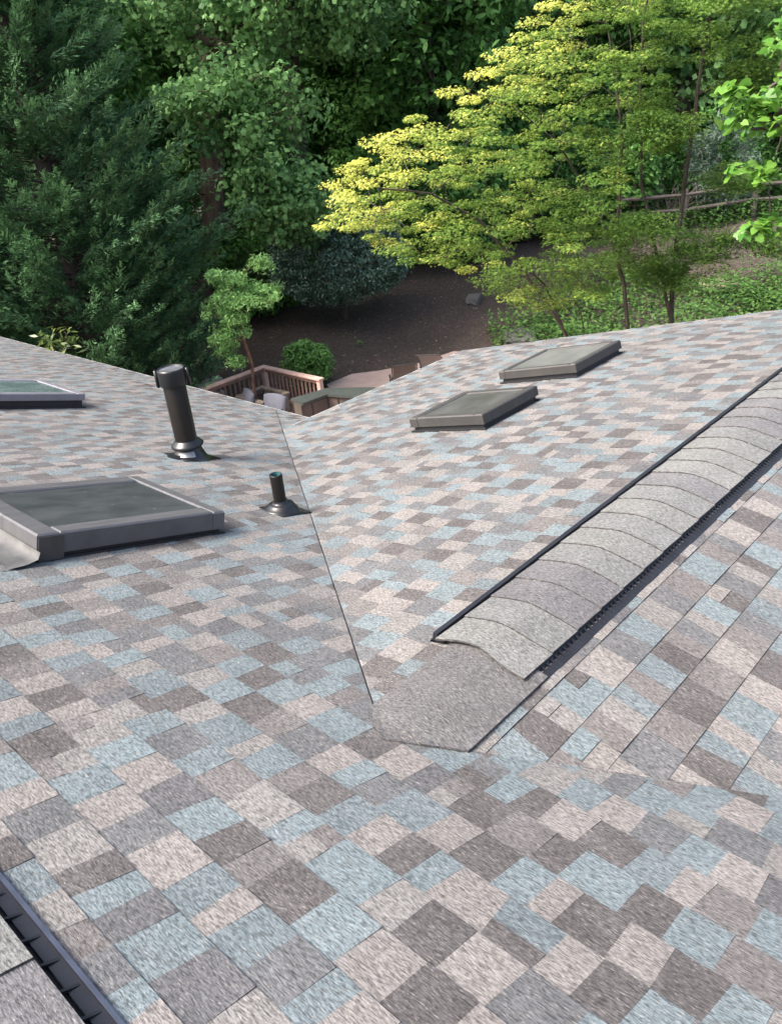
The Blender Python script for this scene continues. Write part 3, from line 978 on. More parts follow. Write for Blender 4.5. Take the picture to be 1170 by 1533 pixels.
# ---- conifers on the left
def cypress(label, s, d, h, r0, seed, nb=520):
    global rng
    rng = np.random.default_rng(seed)
    z0 = float(gz(s, d))
    base = W(s, d, z0)
    t = thing('cypress_tree', label, 'tree', tuple(base), 'dense cypresses at left')
    mb = MB()
    mb.tube([base, base + [0, 0, h * 0.5], base + [0.05, 0, h * 0.95]], [0.24, 0.14, 0.02], 9)
    f = rng.random(nb)
    hh = h * (0.04 + 0.95 * f ** 1.15)
    ang = rng.random(nb) * 2 * math.pi
    env = r0 * np.clip(1.06 - (hh / h) ** 1.5, 0.05, 1) * rng.uniform(0.72, 1.12, nb)
    env *= 1 + 0.16 * np.sin(3 * ang + hh * 0.9) + 0.10 * np.sin(7 * ang - hh * 1.7)
    PC_, PD, PS, PT = [], [], [], []
    for k in range(nb):
        od = np.array([math.cos(ang[k]), math.sin(ang[k]), 0])
        a = base + [0, 0, hh[k] - 0.30 * env[k]]
        tip = base + od * env[k] + [0, 0, hh[k] + 0.12 * env[k]]
        bend = base + od * env[k] * 0.55 + [0, 0, hh[k] - 0.22 * env[k]]
        ts = np.linspace(0, 1, 5)[:, None]
        path = (1 - ts) ** 2 * a + 2 * ts * (1 - ts) * bend + ts ** 2 * tip
        mb.tube(path, np.linspace(0.018, 0.004, 5), 4, False)
        side = np.array([-od[1], od[0], 0])
        m = 6 if env[k] > 0.8 else 4
        for q in range(m):
            tt = (1.0, 0.92, 0.84, 0.72, 0.6, 0.48)[q] if q else 0.97
            p = (1 - tt) ** 2 * a + 2 * tt * (1 - tt) * bend + tt ** 2 * tip
            sw = 0.0 if q == 0 else (1 if q % 2 else -1) * rng.uniform(0.5, 1.1)
            dv = od + side * (sw + rng.normal(0, 0.2)) + np.array([0, 0, rng.uniform(0.15, 0.75)])
            PC_.append(p - dv * 0.3); PD.append(dv); PS.append(rng.uniform(0.75, 1.15) if q == 0 else rng.uniform(0.5, 0.85))
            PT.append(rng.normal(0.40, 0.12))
    tr = mb.obj('trunk', M['bark'], t, True)
    P = np.array(PC_); D = np.array(PD); D /= np.linalg.norm(D, axis=1)[:, None]; T = np.array(PT); L = np.array(PS)
    m = len(P); per = 105
    up = np.array([0, 0, 1.0]) + rng.normal(0, 0.45, (m, 3))
    up = up - (up * D).sum(1)[:, None] * D; up /= np.linalg.norm(up, axis=1)[:, None]
    sd = np.cross(D, up)
    idx = np.repeat(np.arange(m), per)
    u = rng.random(len(idx)) ** 0.85
    sg = np.where(rng.random(len(idx)) < 0.5, -1, 1)
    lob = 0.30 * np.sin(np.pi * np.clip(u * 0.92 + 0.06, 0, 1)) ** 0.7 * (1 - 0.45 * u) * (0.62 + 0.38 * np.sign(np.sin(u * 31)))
    lat = sg * rng.random(len(idx)) ** 0.7 * lob
    C = P[idx] + D[idx] * (L[idx] * (u + 0.35 * np.abs(lat)))[:, None] + sd[idx] * (lat * L[idx])[:, None] + up[idx] * (rng.normal(0, 0.03, len(idx)) + 0.10 * u ** 2 - 0.25 * np.abs(lat))[:, None]
    ax = D[idx] * 1.0 + sd[idx] * (sg * rng.uniform(0.3, 0.9, len(idx)))[:, None] + up[idx] * rng.normal(0.1, 0.2, len(idx))[:, None]
    nn = up[idx] + rng.normal(0, 0.3, (len(idx), 3))
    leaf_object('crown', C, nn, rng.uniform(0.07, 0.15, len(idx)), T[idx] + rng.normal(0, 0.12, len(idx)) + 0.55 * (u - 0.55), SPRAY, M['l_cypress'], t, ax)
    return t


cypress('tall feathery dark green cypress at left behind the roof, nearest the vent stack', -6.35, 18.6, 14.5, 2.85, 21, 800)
cypress('dark green cypress mostly out of the photo beyond its left edge', -9.6, 17.2, 13.0, 2.2, 22, 300)
cypress('dark cypress farther back behind the two front cypresses', -9.3, 21.5, 15.0, 2.4, 23, 320)


# ---- broadleaf tree from an envelope of clumps
def broadleaf(name, label, cat, stems, C, rad, per, leaf, size, mat, bark, base, flat=0.6, up=0.8, tint0=0.4, tcl=0.15, base_r=None, r_tip=0.006,
              group=None, tz=None, sag=0.12, bias=0.6, tsp=0.18):
    t = thing(name, label, cat, tuple(base), group)
    T = Tree(stems, r_tip)
    T.attach(C, bias=bias, sag=sag)
    T.mesh('trunk', M[bark], t, 8, base_r=base_r)
    P, Nn, tint, idx = clump_leaves(C, rad, per, flat, up, tint0, tsp, tcl)
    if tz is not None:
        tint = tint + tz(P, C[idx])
    leaf_object('crown', P, Nn, rng.uniform(0.7, 1.25, len(P)) * size, tint, leaf, M[mat], t)
    return t


def ellipsoid_pts(n, c, r, shell=0.55):
    q = unit(n) * (shell + (1 - shell) * rng.random(n) ** 0.6)[:, None]
    return np.array(c) + q * np.array(r)


# tulip poplar with the thick trunk
rng = np.random.default_rng(31)
z0 = float(gz(-4.6, 27))
st = WN([(-4.75, 27, z0 - 0.2), (-4.6, 27, -3.5), (-4.2, 27, -1.2), (-4.0, 26.9, 1.5), (-3.7, 26.8, 5), (-3.5, 26.6, 9)])
st2 = WN([(-4.1, 26.9, 0.5), (-3.0, 25.8, 1.9), (-1.9, 24.9, 2.6)])
sd_ = np.concatenate([ellipsoid_pts(70, (-2.7, 22.6, -0.6), (1.8, 1.6, 2.3), 0.3), ellipsoid_pts(90, (-2.3, 23.8, 2.8), (3.2, 2.4, 1.9), 0.3),
                      ellipsoid_pts(60, (-3.5, 26, 6.5), (4, 4, 3.5)), ellipsoid_pts(36, (0.3, 24.5, 2.2), (1.5, 1.5, 1.4), 0.3), ellipsoid_pts(22, (-1.6, 22.6, -2.6), (0.9, 0.9, 0.8), .3)])
_a, _z = sd_[:, 0] * 27 / sd_[:, 1], sd_[:, 2] * 27 / sd_[:, 1]
sd_ = sd_[~((_a > -5.2) & (_a < -3.6) & (_z > -4.2) & (_z < -0.9))]
broadleaf('tulip_poplar', 'big poplar with a thick ridged trunk and hanging lobed leaves, centre left', 'tree', [st, st2], WN(sd_), rng.uniform(0.38, 0.75, len(sd_)), 115,
          TULIP, 0.145, 'l_poplar', 'bark_pale', W(-4.75, 27, z0), 0.8, 0.55, 0.45, 0.18, 0.36, 0.012)
z0 = float(gz(-1.75, 29.5))
st = WN([(-1.9, 29.5, z0 - 0.2), (-1.75, 29.5, -2), (-1.65, 29.4, 1.5), (-1.5, 29.4, 6), (-1.4, 29, 11)])
sd_ = np.concatenate([ellipsoid_pts(80, (-1.3, 29, 4.4), (3.6, 2.6, 3.2), .3), ellipsoid_pts(40, (1.4, 28, 3.0), (2, 1.6, 1.6), .3), ellipsoid_pts(40, (-1, 29, 8), (3.5, 3.5, 3))])
broadleaf('tulip_poplar', 'second poplar with a bare straight dark trunk right behind the big poplar', 'tree', [st], WN(sd_), rng.uniform(0.45, 0.9, len(sd_)), 85,
          TULIP, 0.22, 'l_poplar', 'bark', W(-1.9, 29.5, z0), 0.8, 0.55, 0.4, 0.18, 0.3, 0.012)

# woodland behind: three kinds, copied
def wood_proto(name, label, seed, h, r, leafs, mat, low, dens):
    global rng
    rng = np.random.default_rng(seed)
    st = [(0, 0, -0.3), (0.1, 0, h * 0.3), (0.05, 0.1, h * 0.6), (0.2, 0.1, h * 0.92)]
    C = np.concatenate([ellipsoid_pts(int(130 * dens), (0, 0, h * 0.62), (r, r, h * 0.38), 0.4), ellipsoid_pts(int(70 * dens), (0, 0, h * low), (r * 1.1, r * 1.1, h * 0.16), 0.3)])
    C = C[C[:, 2] > 0.6]
    return broadleaf(name, label, 'tree', [st], C, rng.uniform(0.5, 1.05, len(C)), 75, leafs, 0.26, mat, 'bark', (0, 0, 0), 0.7, 0.7, 0.4, 0.2, h * 0.018, 0.012,
                     'woodland trees behind the garden')


protos = [wood_proto('woodland_tree', 'x', 41, 15, 3.0, OVAL, 'l_forest', 0.30, 1.0),
          wood_proto('woodland_tree', 'x', 42, 17, 3.4, TULIP, 'l_poplar', 0.36, 0.9),
          wood_proto('woodland_tree', 'x', 43, 11, 2.8, OVAL, 'l_forest', 0.25, 1.1)]
used = set()
spots = [(-12, 31, 0), (-8.5, 33, 1), (-5.2, 36, 0), (-2.2, 34.5, 2), (1.2, 33, 0), (4.2, 34, 1), (7.3, 36, 2), (10.2, 37, 0), (13.6, 36.5, 1), (17, 36, 2), (20.5, 38, 0),
         (-16, 34, 1), (-10.5, 41, 2), (-6.5, 44, 1), (-2.8, 43, 0), (1.2, 42, 2), (5.3, 43, 0), (9.5, 45, 1), (14, 45, 0), (18.5, 46, 2), (23.5, 45, 1), (2.9, 30.2, 2), (-7.8, 27.5, 2), (-11, 25, 0)]
words = ['far left', 'left', 'left of centre', 'centre', 'right of centre', 'right', 'far right']
for i, (s, d, k) in enumerate(spots):
    lab = 'leafy dark green woodland tree in the dense backdrop beyond the garden'
    loc = tuple(W(s, d, float(gz(s, d))))
    r_ = random.Random(i)
    if k not in used:
        o = protos[k]; used.add(k)
        o.location = loc; o['label'] = lab
    else:
        copy_thing(protos[k], loc, r_.uniform(0, 6.28), r_.uniform(0.85, 1.2), lab)

# dark understorey that closes the gaps below the crowns
rng = np.random.default_rng(51)
def shrub(name, label, s, d, r, h, leaf, size, mat, n, per, cat='shrub', tint0=0.4, bark='bark', flat=0.8, rad=(0.22, 0.42), up=0.7, shell=0.55, group=None, zb=None, tcl=0.15):
    z0 = float(gz(s, d)) if zb is None else zb
    C = ellipsoid_pts(n, (s, d, z0 + h * 0.55), (r, r, h * 0.5), shell)
    C = C[C[:, 2] > z0 + 0.06 * h]
    Cw = WN(C)
    stems = [WN([(s, d, z0 - 0.1), (s + rng.normal(0, .1), d + rng.normal(0, .1), z0 + h * 0.35), (s + rng.normal(0, r * .2), d, z0 + h * 0.7)])]
    return broadleaf(name, label, cat, stems, Cw, rng.uniform(*rad, len(Cw)), per, leaf, size, mat, bark, W(s, d, z0), flat, up, tint0, tcl, 0.05 * h / 2, 0.006, group)


u_spots = [(-9.5, 24, 1.6, 3.2), (-6.8, 25.5, 1.7, 3.4), (-3.2, 26.0, 1.5, 2.6), (-5.5, 30.5, 1.9, 3.6), (0.4, 29.5, 1.9, 3.2), (3.4, 29.3, 1.8, 3.0), (6.2, 31.8, 1.9, 3.6), (8.6, 32.8, 1.8, 3.4),
           (11.2, 33.0, 1.8, 3.3), (13.6, 33.2, 1.8, 3.6), (16.0, 33.6, 2.0, 3.8), (18.6, 34, 2.0, 3.6)]
for i, (s, d, r, h) in enumerate(u_spots):
    shrub('woodland_shrub', 'dark leafy shrub in the shade under the woodland trees', s, d, r, h, OVAL, 0.17, 'l_forest', 60, 85, tint0=0.3, group='shrubs under the woodland trees', rad=(0.35, 0.65))

# far wood closing the view
rng = np.random.default_rng(52)
m = 60000
sf = rng.uniform(-48, 60, m); df = rng.uniform(54, 74, m)
zf_ = gz(sf, df) + rng.random(m) ** 0.8 * (17 + 3 * np.sin(sf * 0.4) + 2 * np.sin(sf * 1.1))
far = leaf_object('far_wood', WN(np.stack([sf, df, zf_], 1)), unit(m) + [0, 0, 0.4], rng.uniform(0.6, 1.1, m), rng.normal(0.35, 0.2, m), OVAL, M['l_forest'])
tag(far, 'unbroken dark far wood closing the view behind all the trees', 'wood', kind='stuff')

# ---- clipped holly hedge, ellipsoid on short hidden stems
rng = np.random.default_rng(61)
z0 = float(gz(-0.75, 24.6))
C = ellipsoid_pts(560, (-0.72, 24.6, -4.22), (2.05, 1.6, 1.22), 0.84)
C = C[C[:, 2] > -5.35]
hedge = broadleaf('holly_bush', 'large rounded dark green holly bush over black shade on the mulch', 'bush',
                  [WN([(-0.75, 25.3, z0 - .1), (-0.8, 25.2, -5.3), (-0.7, 24.9, -4.4)])], WN(C), rng.uniform(0.16, 0.3, len(C)), 70, OVAL, 0.085, 'l_holly', 'bark',
                  W(-0.75, 24.6, z0), 0.9, 0.6, 0.62, 0.12, 0.09, 0.006)

# ---- small tree growing out of the planter box
rng = np.random.default_rng(62)
st = WN([(-2.73, 17.8, -6.2), (-2.76, 17.75, -5.6), (-2.70, 17.75, -5.1), (-2.78, 17.7, -4.55), (-2.74, 17.7, -4.1), (-2.85, 17.7, -3.55)])
C = np.concatenate([ellipsoid_pts(26, (-2.35, 17.7, -3.62), (.62, .5, .22), .2), ellipsoid_pts(24, (-3.1, 17.6, -3.75), (.45, .45, .3), .2), ellipsoid_pts(20, (-3.2, 17.6, -4.5), (.28, .35, .45), .2),
                    ellipsoid_pts(12, (-2.75, 17.7, -3.2), (.55, .4, .18), .2), ellipsoid_pts(8, (-2.15, 17.7, -2.95), (.2, .25, .14), .2), ellipsoid_pts(7, (-3.2, 17.6, -3.15), (.25, .25, .1), .2),
                    ellipsoid_pts(9, (-2.75, 17.6, -4.15), (.3, .3, .25), .2), ellipsoid_pts(7, (-2.95, 17.6, -5.0), (.16, .2, .2), .2)])
broadleaf('ornamental_tree', 'small bright green tree with a reddish trunk growing out of the planter box', 'tree', [st], WN(C), rng.uniform(0.13, 0.24, len(C)), 62, LANCE, 0.105,
          'l_crepe', 'bark_red', W(-2.73, 17.8, -6.2), 0.75, 0.6, 0.72, 0.15, 0.036, 0.004)

# ---- round shrub beyond the deck railing
rng = np.random.default_rng(63)
shrub('round_shrub', 'low rounded bright green shrub right behind the deck railing', -1.65, 19.8, 0.52, 1.12, LANCE, 0.16, 'l_shrub', 130, 42, tint0=0.72, rad=(0.14, 0.24))
# ---- laurel at the left eave
shrub('laurel_shrub', 'yellow green upright laurel shrub poking above the left eave', -4.55, 11.9, 0.42, 4.25, LANCE, 0.15, 'l_rhodo', 60, 16, tint0=0.5, rad=(0.12, 0.25), shell=0.2, zb=-6.45, tcl=0.2)

# ---- Japanese maple with sunlit yellow painted into its leaf colour
rng = np.random.default_rng(71)
POLY = [(-.72, -2.05), (-.45, -1.65), (-.33, -1.1), (.15, -1.0), (.4, -.72), (.75, -.78), (1.0, -.35), (1.2, -.55), (1.45, -.2), (1.8, -.1), (2.33, .28), (2.75, .35), (3.1, .85), (3.9, 1.6), (5.0, 1.6), (5.2, -.4), (4.6, -1.7),
        (4.7, -2.4), (4.6, -3.3), (4.2, -4.35), (3.4, -4.4), (2.7, -3.7), (1.95, -3.1), (1.2, -2.75), (.66, -2.75), (.2, -2.3)]
cand = np.stack([rng.uniform(-.8, 5.4, 2600), rng.uniform(-3.8, 1.7, 2600)], 1)
cand = cand[in_poly(cand, POLY)]
pads = []
for c in cand:                                     # Poisson-like thinning keeps pads apart
    if all((c[0] - q[0]) ** 2 * 0.55 + ((c[1] - q[1]) * 1.7) ** 2 > 0.20 ** 2 for q in pads) or len(pads) == 0:
        pads.append(c)
    if len(pads) >= 370: break
pads = np.array(pads)
dpt = 15 + rng.uniform(-1.5, 2.4, len(pads))
# gaps in the crown to look through
hole = [(3.0, -2.75, .3, .2), (2.4, -1.6, .22, .16), (4.5, -.9, .3, .22), (1.5, -.55, .2, .2), (3.75, -1.55, .35, .22), (4.7, .35, .3, .2), (2.9, -.75, .25, .16), (1.0, -1.6, .22, .13), (3.9, .45, .22, .15), (2.3, -2.5, .22, .13)]
keep = np.ones(len(pads), bool)
for hx, hz, ha, hb in hole:
    keep &= ((pads[:, 0] - hx) / ha) ** 2 + ((pads[:, 1] - hz) / hb) ** 2 > 1
pads, dpt = pads[keep], dpt[keep]
C = WN(np.stack([pads[:, 0] * dpt / 15, dpt, pads[:, 1] * dpt / 15], 1))
stems = [WN([(4.35, 16.3, -6.4), (3.9, 16, -4.75), (3.4, 16, -3.9), (2.93, 15.9, -3.2), (2.2, 15.6, -2.3), (1.3, 15.2, -1.7), (.4, 15, -1.5)]),
         WN([(4.45, 16.3, -6.38), (5.2, 16.3, -6.2), (5.1, 16, -4.6), (5.0, 16, -3.8), (4.79, 16, -3.1), (4.32, 16, -2.1), (3.6, 15.7, -1.1), (2.7, 15.2, -.35), (2.0, 15, -.2)]),
         WN([(4.79, 16, -3.1), (4.83, 15.9, -2.2), (4.8, 15.7, -1.2), (4.5, 15.5, 0.2), (4.3, 15.3, 1.1), (4.1, 15.2, 1.8)]),
         WN([(4.1, 16.1, -5.6), (3.75, 15.7, -4.5), (3.3, 15.4, -3.5), (2.6, 15.0, -2.8)]),
         WN([(4.5, 16.2, -6.2), (4.2, 16.0, -5.0), (4.1, 15.8, -4.2), (3.6, 15.3, -3.3)])]
# sunlight and yellow new growth painted into the outer left and top of the crown
uprim = lambda P, Cc: 0.0
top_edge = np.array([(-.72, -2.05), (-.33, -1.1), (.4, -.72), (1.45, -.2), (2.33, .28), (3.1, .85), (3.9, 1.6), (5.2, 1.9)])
def sunlit(P, Cc):
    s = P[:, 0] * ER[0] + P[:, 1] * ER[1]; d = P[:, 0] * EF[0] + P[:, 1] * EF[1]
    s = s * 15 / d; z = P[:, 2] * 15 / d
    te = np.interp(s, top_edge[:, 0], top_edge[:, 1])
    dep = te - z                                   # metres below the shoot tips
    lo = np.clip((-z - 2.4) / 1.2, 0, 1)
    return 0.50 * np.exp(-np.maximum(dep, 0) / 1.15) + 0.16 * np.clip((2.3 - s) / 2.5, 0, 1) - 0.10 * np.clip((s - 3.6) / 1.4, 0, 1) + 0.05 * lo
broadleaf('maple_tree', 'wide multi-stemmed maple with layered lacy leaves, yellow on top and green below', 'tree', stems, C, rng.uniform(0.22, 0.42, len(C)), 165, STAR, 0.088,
          'l_maple', 'bark_maple', W(4.6, 16.3, -6.4), 0.30, 1.2, 0.42, 0.11, 0.065, 0.0035, None, sunlit, 0.06, 0.8, 0.13)

# ---- slimmer green maple to its right
rng = np.random.default_rng(72)
cand = np.concatenate([ellipsoid_pts(90, (6.3, 15.8, 0.9), (1.6, 1.4, 1.15), .2), ellipsoid_pts(26, (5.4, 15.4, -1.0), (.6, .8, .5), .2), ellipsoid_pts(24, (7.1, 15.8, -0.3), (.7, .8, .5), .2),
                       ellipsoid_pts(22, (6.4, 16, -3.3), (.75, .6, .45), .2), ellipsoid_pts(16, (7.0, 16, -2.1), (.6, .6, .3), .2), ellipsoid_pts(26, (5.1, 15.4, -2.9), (.7, .6, .5), .2), ellipsoid_pts(22, (5.9, 15.7, -3.6), (.8, .6, .35), .2), ellipsoid_pts(12, (7.6, 15.8, -3.3), (.5, .5, .3), .2), ellipsoid_pts(60, (6.5, 16, 3.2), (2, 1.8, 1.5), .3)])
stems = [WN([(5.9, 16.3, -6.4), (5.98, 16, -4.6), (5.64, 16, -3.43), (5.25, 16, -2), (5.14, 16, -.9), (5.1, 15.8, .6), (5.5, 15.7, 2.2)]),
         WN([(5.98, 16, -4.6), (5.97, 16.05, -3.9), (6.02, 16, -2.8), (6.17, 16, -1.0), (6.3, 16, .6), (6.4, 15.9, 2.4)])]
broadleaf('maple_tree', 'slim green maple with two thin forking trunks at right, beside the fence', 'tree', stems, WN(cand), rng.uniform(0.26, 0.46, len(cand)), 150, STAR, 0.088,
          'l_maple2', 'bark_maple', W(5.9, 16.3, -6.4), 0.32, 1.15, 0.62, 0.16, 0.06, 0.004, None, None, 0.06, 0.8)

# ---- near redbud branches entering at the right edge
rng = np.random.default_rng(73)
sd_ = np.concatenate([ellipsoid_pts(20, (4.55, 9.5, -.55), (.32, .4, .36), .3), ellipsoid_pts(9, (4.25, 9.5, -.62), (.28, .3, .16), .2), ellipsoid_pts(5, (4.02, 9.45, -.42), (.1, .15, .1), .2),
                      ellipsoid_pts(7, (4.42, 9.5, -1.16), (.3, .3, .1), .2), ellipsoid_pts(7, (4.5, 9.5, -1.78), (.18, .25, .08), .2), ellipsoid_pts(46, (5.6, 9.8, 0.2), (.9, .9, 1.2), .3),
                      ellipsoid_pts(10, (4.75, 9.6, .1), (.3, .3, .25), .2)])
stems = [WN([(7.0, 10.6, -6.4), (6.7, 10.4, -4), (6.3, 10.2, -2.2), (5.9, 10, -.9), (5.6, 9.8, .4), (5.5, 9.8, 1.2)]), WN([(6.3, 10.2, -2.2), (5.5, 9.8, -1.6), (4.9, 9.6, -1.25)]), WN([(5.9, 10, -.9), (5.1, 9.7, -.7), (4.5, 9.5, -.6)])]
broadleaf('redbud_tree', 'close bright green branches of big heart shaped leaves at the right edge', 'tree', stems, WN(sd_), rng.uniform(0.14, 0.22, len(sd_)), 10, HEART, 0.125,
          'l_redbud', 'bark', W(7.0, 10.6, -6.4), 0.6, 0.9, 0.5, 0.15, 0.09, 0.004)

# ---- ground cover and low seedlings at right
rng = np.random.default_rng(81)
m = 60000
sf = rng.uniform(3.2, 15, m); df = rng.uniform(17, 27, m)
dens = np.sin(sf * 0.9 + 1) * np.sin(df * 0.8) * 0.4 + 0.55 + 0.1 - 0.62 * smooth(df, 22.5, 26) - 0.35 * smooth(sf, 11, 14) * 0 - 0.6 * (1 - smooth(sf, 3.4, 6.0)) * smooth(df, 19, 22)
k = rng.random(m) < dens
sf, df = sf[k], df[k]
hz = 0.05 + rng.random(len(sf)) ** 1.5 * (0.45 + 0.3 * np.sin(sf * 2.1) * np.cos(df * 1.7))
gc = leaf_object('ground_cover', WN(np.stack([sf, df, gz(sf, df) + hz], 1)), unit(len(sf)) * 0.6 + [0, 0, 1], rng.uniform(0.08, 0.17, len(sf)), rng.normal(0.45, 0.2, len(sf)), OVAL, M['l_cover'])
tag(gc, 'low green ground cover spreading over the mulch at right', 'ground cover', kind='stuff')
m = 5000
sf = rng.uniform(7, 18, m); df = rng.uniform(29.6, 31.5, m)
gc = leaf_object('ground_cover', WN(np.stack([sf, df, gz(sf, df) + rng.random(m) ** 1.4 * 0.7], 1)), unit(m) * 0.6 + [0, 0, 1], rng.uniform(0.1, 0.2, m), rng.normal(0.35, 0.2, m), OVAL, M['l_cover'])
tag(gc, 'strip of low weeds growing along the foot of the rail fence', 'ground cover', kind='stuff')
# litter on the mulch
m = 1500
sf = rng.uniform(-3, 16, m); df = rng.uniform(19.5, 29.5, m)
lt = leaf_object('leaf_litter', WN(np.stack([sf, df, gz(sf, df) + 0.02], 1)), unit(m) * 0.4 + [0, 0, 1], rng.uniform(0.03, 0.10, m), rng.random(m) ** 1.5, OVAL, M['litter'])
tag(lt, 'pale fallen leaves and chips strewn over the brown mulch', 'leaf litter', kind='stuff')
# a weed on the mulch
shrub('seedling', 'single tiny bright green seedling on the bare mulch', -.35, 22.7, 0.1, 0.24, LANCE, 0.1, 'l_shrub', 6, 5, cat='plant', tint0=0.7, rad=(0.04, 0.07), shell=0.2)

# ---- tangle behind the fence
rng = np.random.default_rng(82)
shrub('drooping_shrub', 'grey green drooping shrub hanging over the rail fence', 13.2, 31.2, 1.3, 3.4, LANCE, 0.2, 'l_drab', 60, 60, tint0=0.6, rad=(0.3, 0.55), up=0.2)
shrub('ivy_shrub', 'upright ivy covered shrub left of the bare twigs', 10.0, 31.0, 0.7, 3.6, HEART, 0.17, 'l_forest', 46, 50, tint0=0.7, rad=(0.25, 0.4))
tb = thing('bare_bush', 'leafless bush of pale bare twigs in front of the rail fence', 'bush', tuple(W(11.3, 30.7, float(gz(11.3, 30.7)))))
mb = MB()
for k in range(42):
    a = W(11.3 + rng.normal(0, .3), 30.75 + rng.normal(0, .2), float(gz(11.3, 30.7)))
    dx, dy = rng.normal(0, .9), rng.normal(0, .35)
    h = rng.uniform(1.2, 3.2)
    ts = np.linspace(0, 1, 7)[:, None]
    path = a + ts * np.array([dx * ER[0], dx * ER[1], 0]) + ts ** 2 * np.array([dy * EF[0], dy * EF[1], 0]) + np.array([0, 0, 1]) * (h * (ts - 0.45 * ts ** 3)) + rng.normal(0, .04, (7, 3)) * ts
    mb.tube(path, np.linspace(0.014, 0.006, 7), 4, False)
mb.obj('twigs', M['twig'], tb)

# ---- split rail fence
def fence(label, pts, rails):
    t = thing('rail_fence', label, 'fence', tuple(W(pts[0][0], pts[0][1], float(gz(*pts[0])))))
    for i, (s, d) in enumerate(pts):
        mb = MB(); z = float(gz(s, d))
        p = W(s, d, z)
        mb.box(-.07, .07, -.06, .06, -.3, 1.32, (p, np.array([*ER, 0]), np.array([*EF, 0]), np.array([0.02, 0.01, 1.0])), 0.02)
        mb.obj('post', M['fence'], t)
    for (s0, d0), (s1, d1) in zip(pts[:-1], pts[1:]):
        for h in rails:
            mb = MB()
            a = W(s0, d0, float(gz(s0, d0)) + h); b2 = W(s1, d1, float(gz(s1, d1)) + h)
            ts = np.linspace(0, 1, 7)[:, None]
            path = a + (b2 - a) * ts + rng.normal(0, .006, (7, 3))
            mb.tube(path, np.array([.05, .062, .066, .07, .066, .062, .05]), 7)
            mb.obj('rail', M['fence'], t)
    return t


rng = np.random.default_rng(83)
fence('weathered brown split rail fence along the back of the mulch bed at right', [(9.2, 30.3), (11.5, 30.2), (14.0, 30.2), (16.7, 30.2)], (0.62, 1.12))

# stones
def stone(label, s, d, w, l, h, mat, rot=0.0, tilt=0.0):
    z = float(gz(s, d))
    bm = bmesh.new()
    bmesh.ops.create_cube(bm, size=1)
    bmesh.ops.subdivide_edges(bm, edges=bm.edges, cuts=3, use_grid_fill=True)
    for v in bm.verts:
        n = v.co.normalized()
        v.co = v.co * 0.82 + n * 0.12
        v.co += Vector(rng.normal(0, .02, 3))
        v.co = Vector((v.co.x * w, v.co.y * l, v.co.z * h))
    me = bpy.data.meshes.new('garden_stone'); bm.to_mesh(me); bm.free()
    me.materials.append(mat)
    o = bpy.data.objects.new('garden_stone', me)
    o.location = tuple(W(s, d, z + h * 0.3)); o.rotation_euler = (tilt, 0, rot)
    link(o); tag(o, label, 'stone')
    return o


stone('grey block of stone at the top of the bare mulch under the maple, left one', 3.25, 25.4, .75, .4, .24, M['stone'], .5)
stone('long low grey stone step under the maple beside the grey block', 4.6, 25.2, 1.0, .4, .25, M['stone'], .4)
stone('flat tan stepping stone among the ground cover at far right', 10.15, 23.6, 1.1, .8, .16, M['tanstone'], .9)
stone('grey flat slab showing just beyond the top edge of the wing roof', 3.95, 21.6, 1.3, .8, .3, M['stone'], .7)

# ------------------------------------------------------------------ DECK, PATIO, FURNITURE
def poly_prism(mb, P, z0, z1):
    k = len(P)
    mb.add([(x, y, z0) for x, y in P] + [(x, y, z1) for x, y in P], [tuple(range(k - 1, -1, -1)), tuple(range(k, 2 * k))] + [(i, (i + 1) % k, k + (i + 1) % k, k + i) for i in range(k)])


DZ = -6.40
mb = MB()
poly_prism(mb, [(7.2, 5.5), (12.2, 5.5), (16.9, 12.0), (16.6, 13.7), (15.4, 13.9), (14.4, 14.45), (13.9, 14.9), (13.0, 14.9), (12.0, 13.2), (7.2, 13.2)], GZ - 0.35, DZ)
tag(mb.obj('patio', M['paving']), kind='structure')

deck = thing('wooden_deck', 'raised reddish wooden deck floor in the corner below the roof edges', 'deck', (9.0, 14.5, DZ))
mb = MB()
yy = 13.25
while yy < 15.3:
    mb.box(7.2, 11.45, yy, yy + 0.135, DZ - 0.03, DZ + 0.02)
    yy += 0.142
mb.obj('deck_boards', M['deckboard'], deck)
RZ = -5.5
rail = thing('deck_railing', 'reddish wooden deck railing with flat cap turning a corner around the planter', 'railing', (11.4, 15.2, DZ))
mb = MB(); mb.box(7.3, 11.47, 15.13, 15.29, RZ - 0.035, RZ + 0.005, None, 0.008); mb.obj('cap_rail', M['rail'], rail)
mb = MB(); mb.box(11.31, 11.47, 13.2, 15.127, RZ - 0.037, RZ + 0.003, None, 0.008); mb.obj('cap_rail', M['rail'], rail)
mb = MB(); mb.box(7.3, 11.34, 15.19, 15.23, RZ - 0.13, RZ - 0.038); mb.obj('top_rail', M['rail_dark'], rail)
mb = MB(); mb.box(11.37, 11.41, 13.34, 15.12, RZ - 0.13, RZ - 0.04); mb.obj('top_rail', M['rail_dark'], rail)
mb = MB(); mb.box(7.3, 11.34, 15.19, 15.23, DZ + 0.09, DZ + 0.18); mb.obj('bottom_rail', M['rail'], rail)
mb = MB(); mb.box(11.37, 11.41, 13.34, 15.12, DZ + 0.09, DZ + 0.18); mb.obj('bottom_rail', M['rail'], rail)
for (px, py) in ((11.39, 15.21), (11.39, 13.275), (9.35, 15.21)):
    mb = MB(); mb.box(px - .05, px + .05, py - .055, py + .055, DZ - 0.02, RZ - 0.036); mb.obj('post', M['rail'], rail)
xx = 11.2
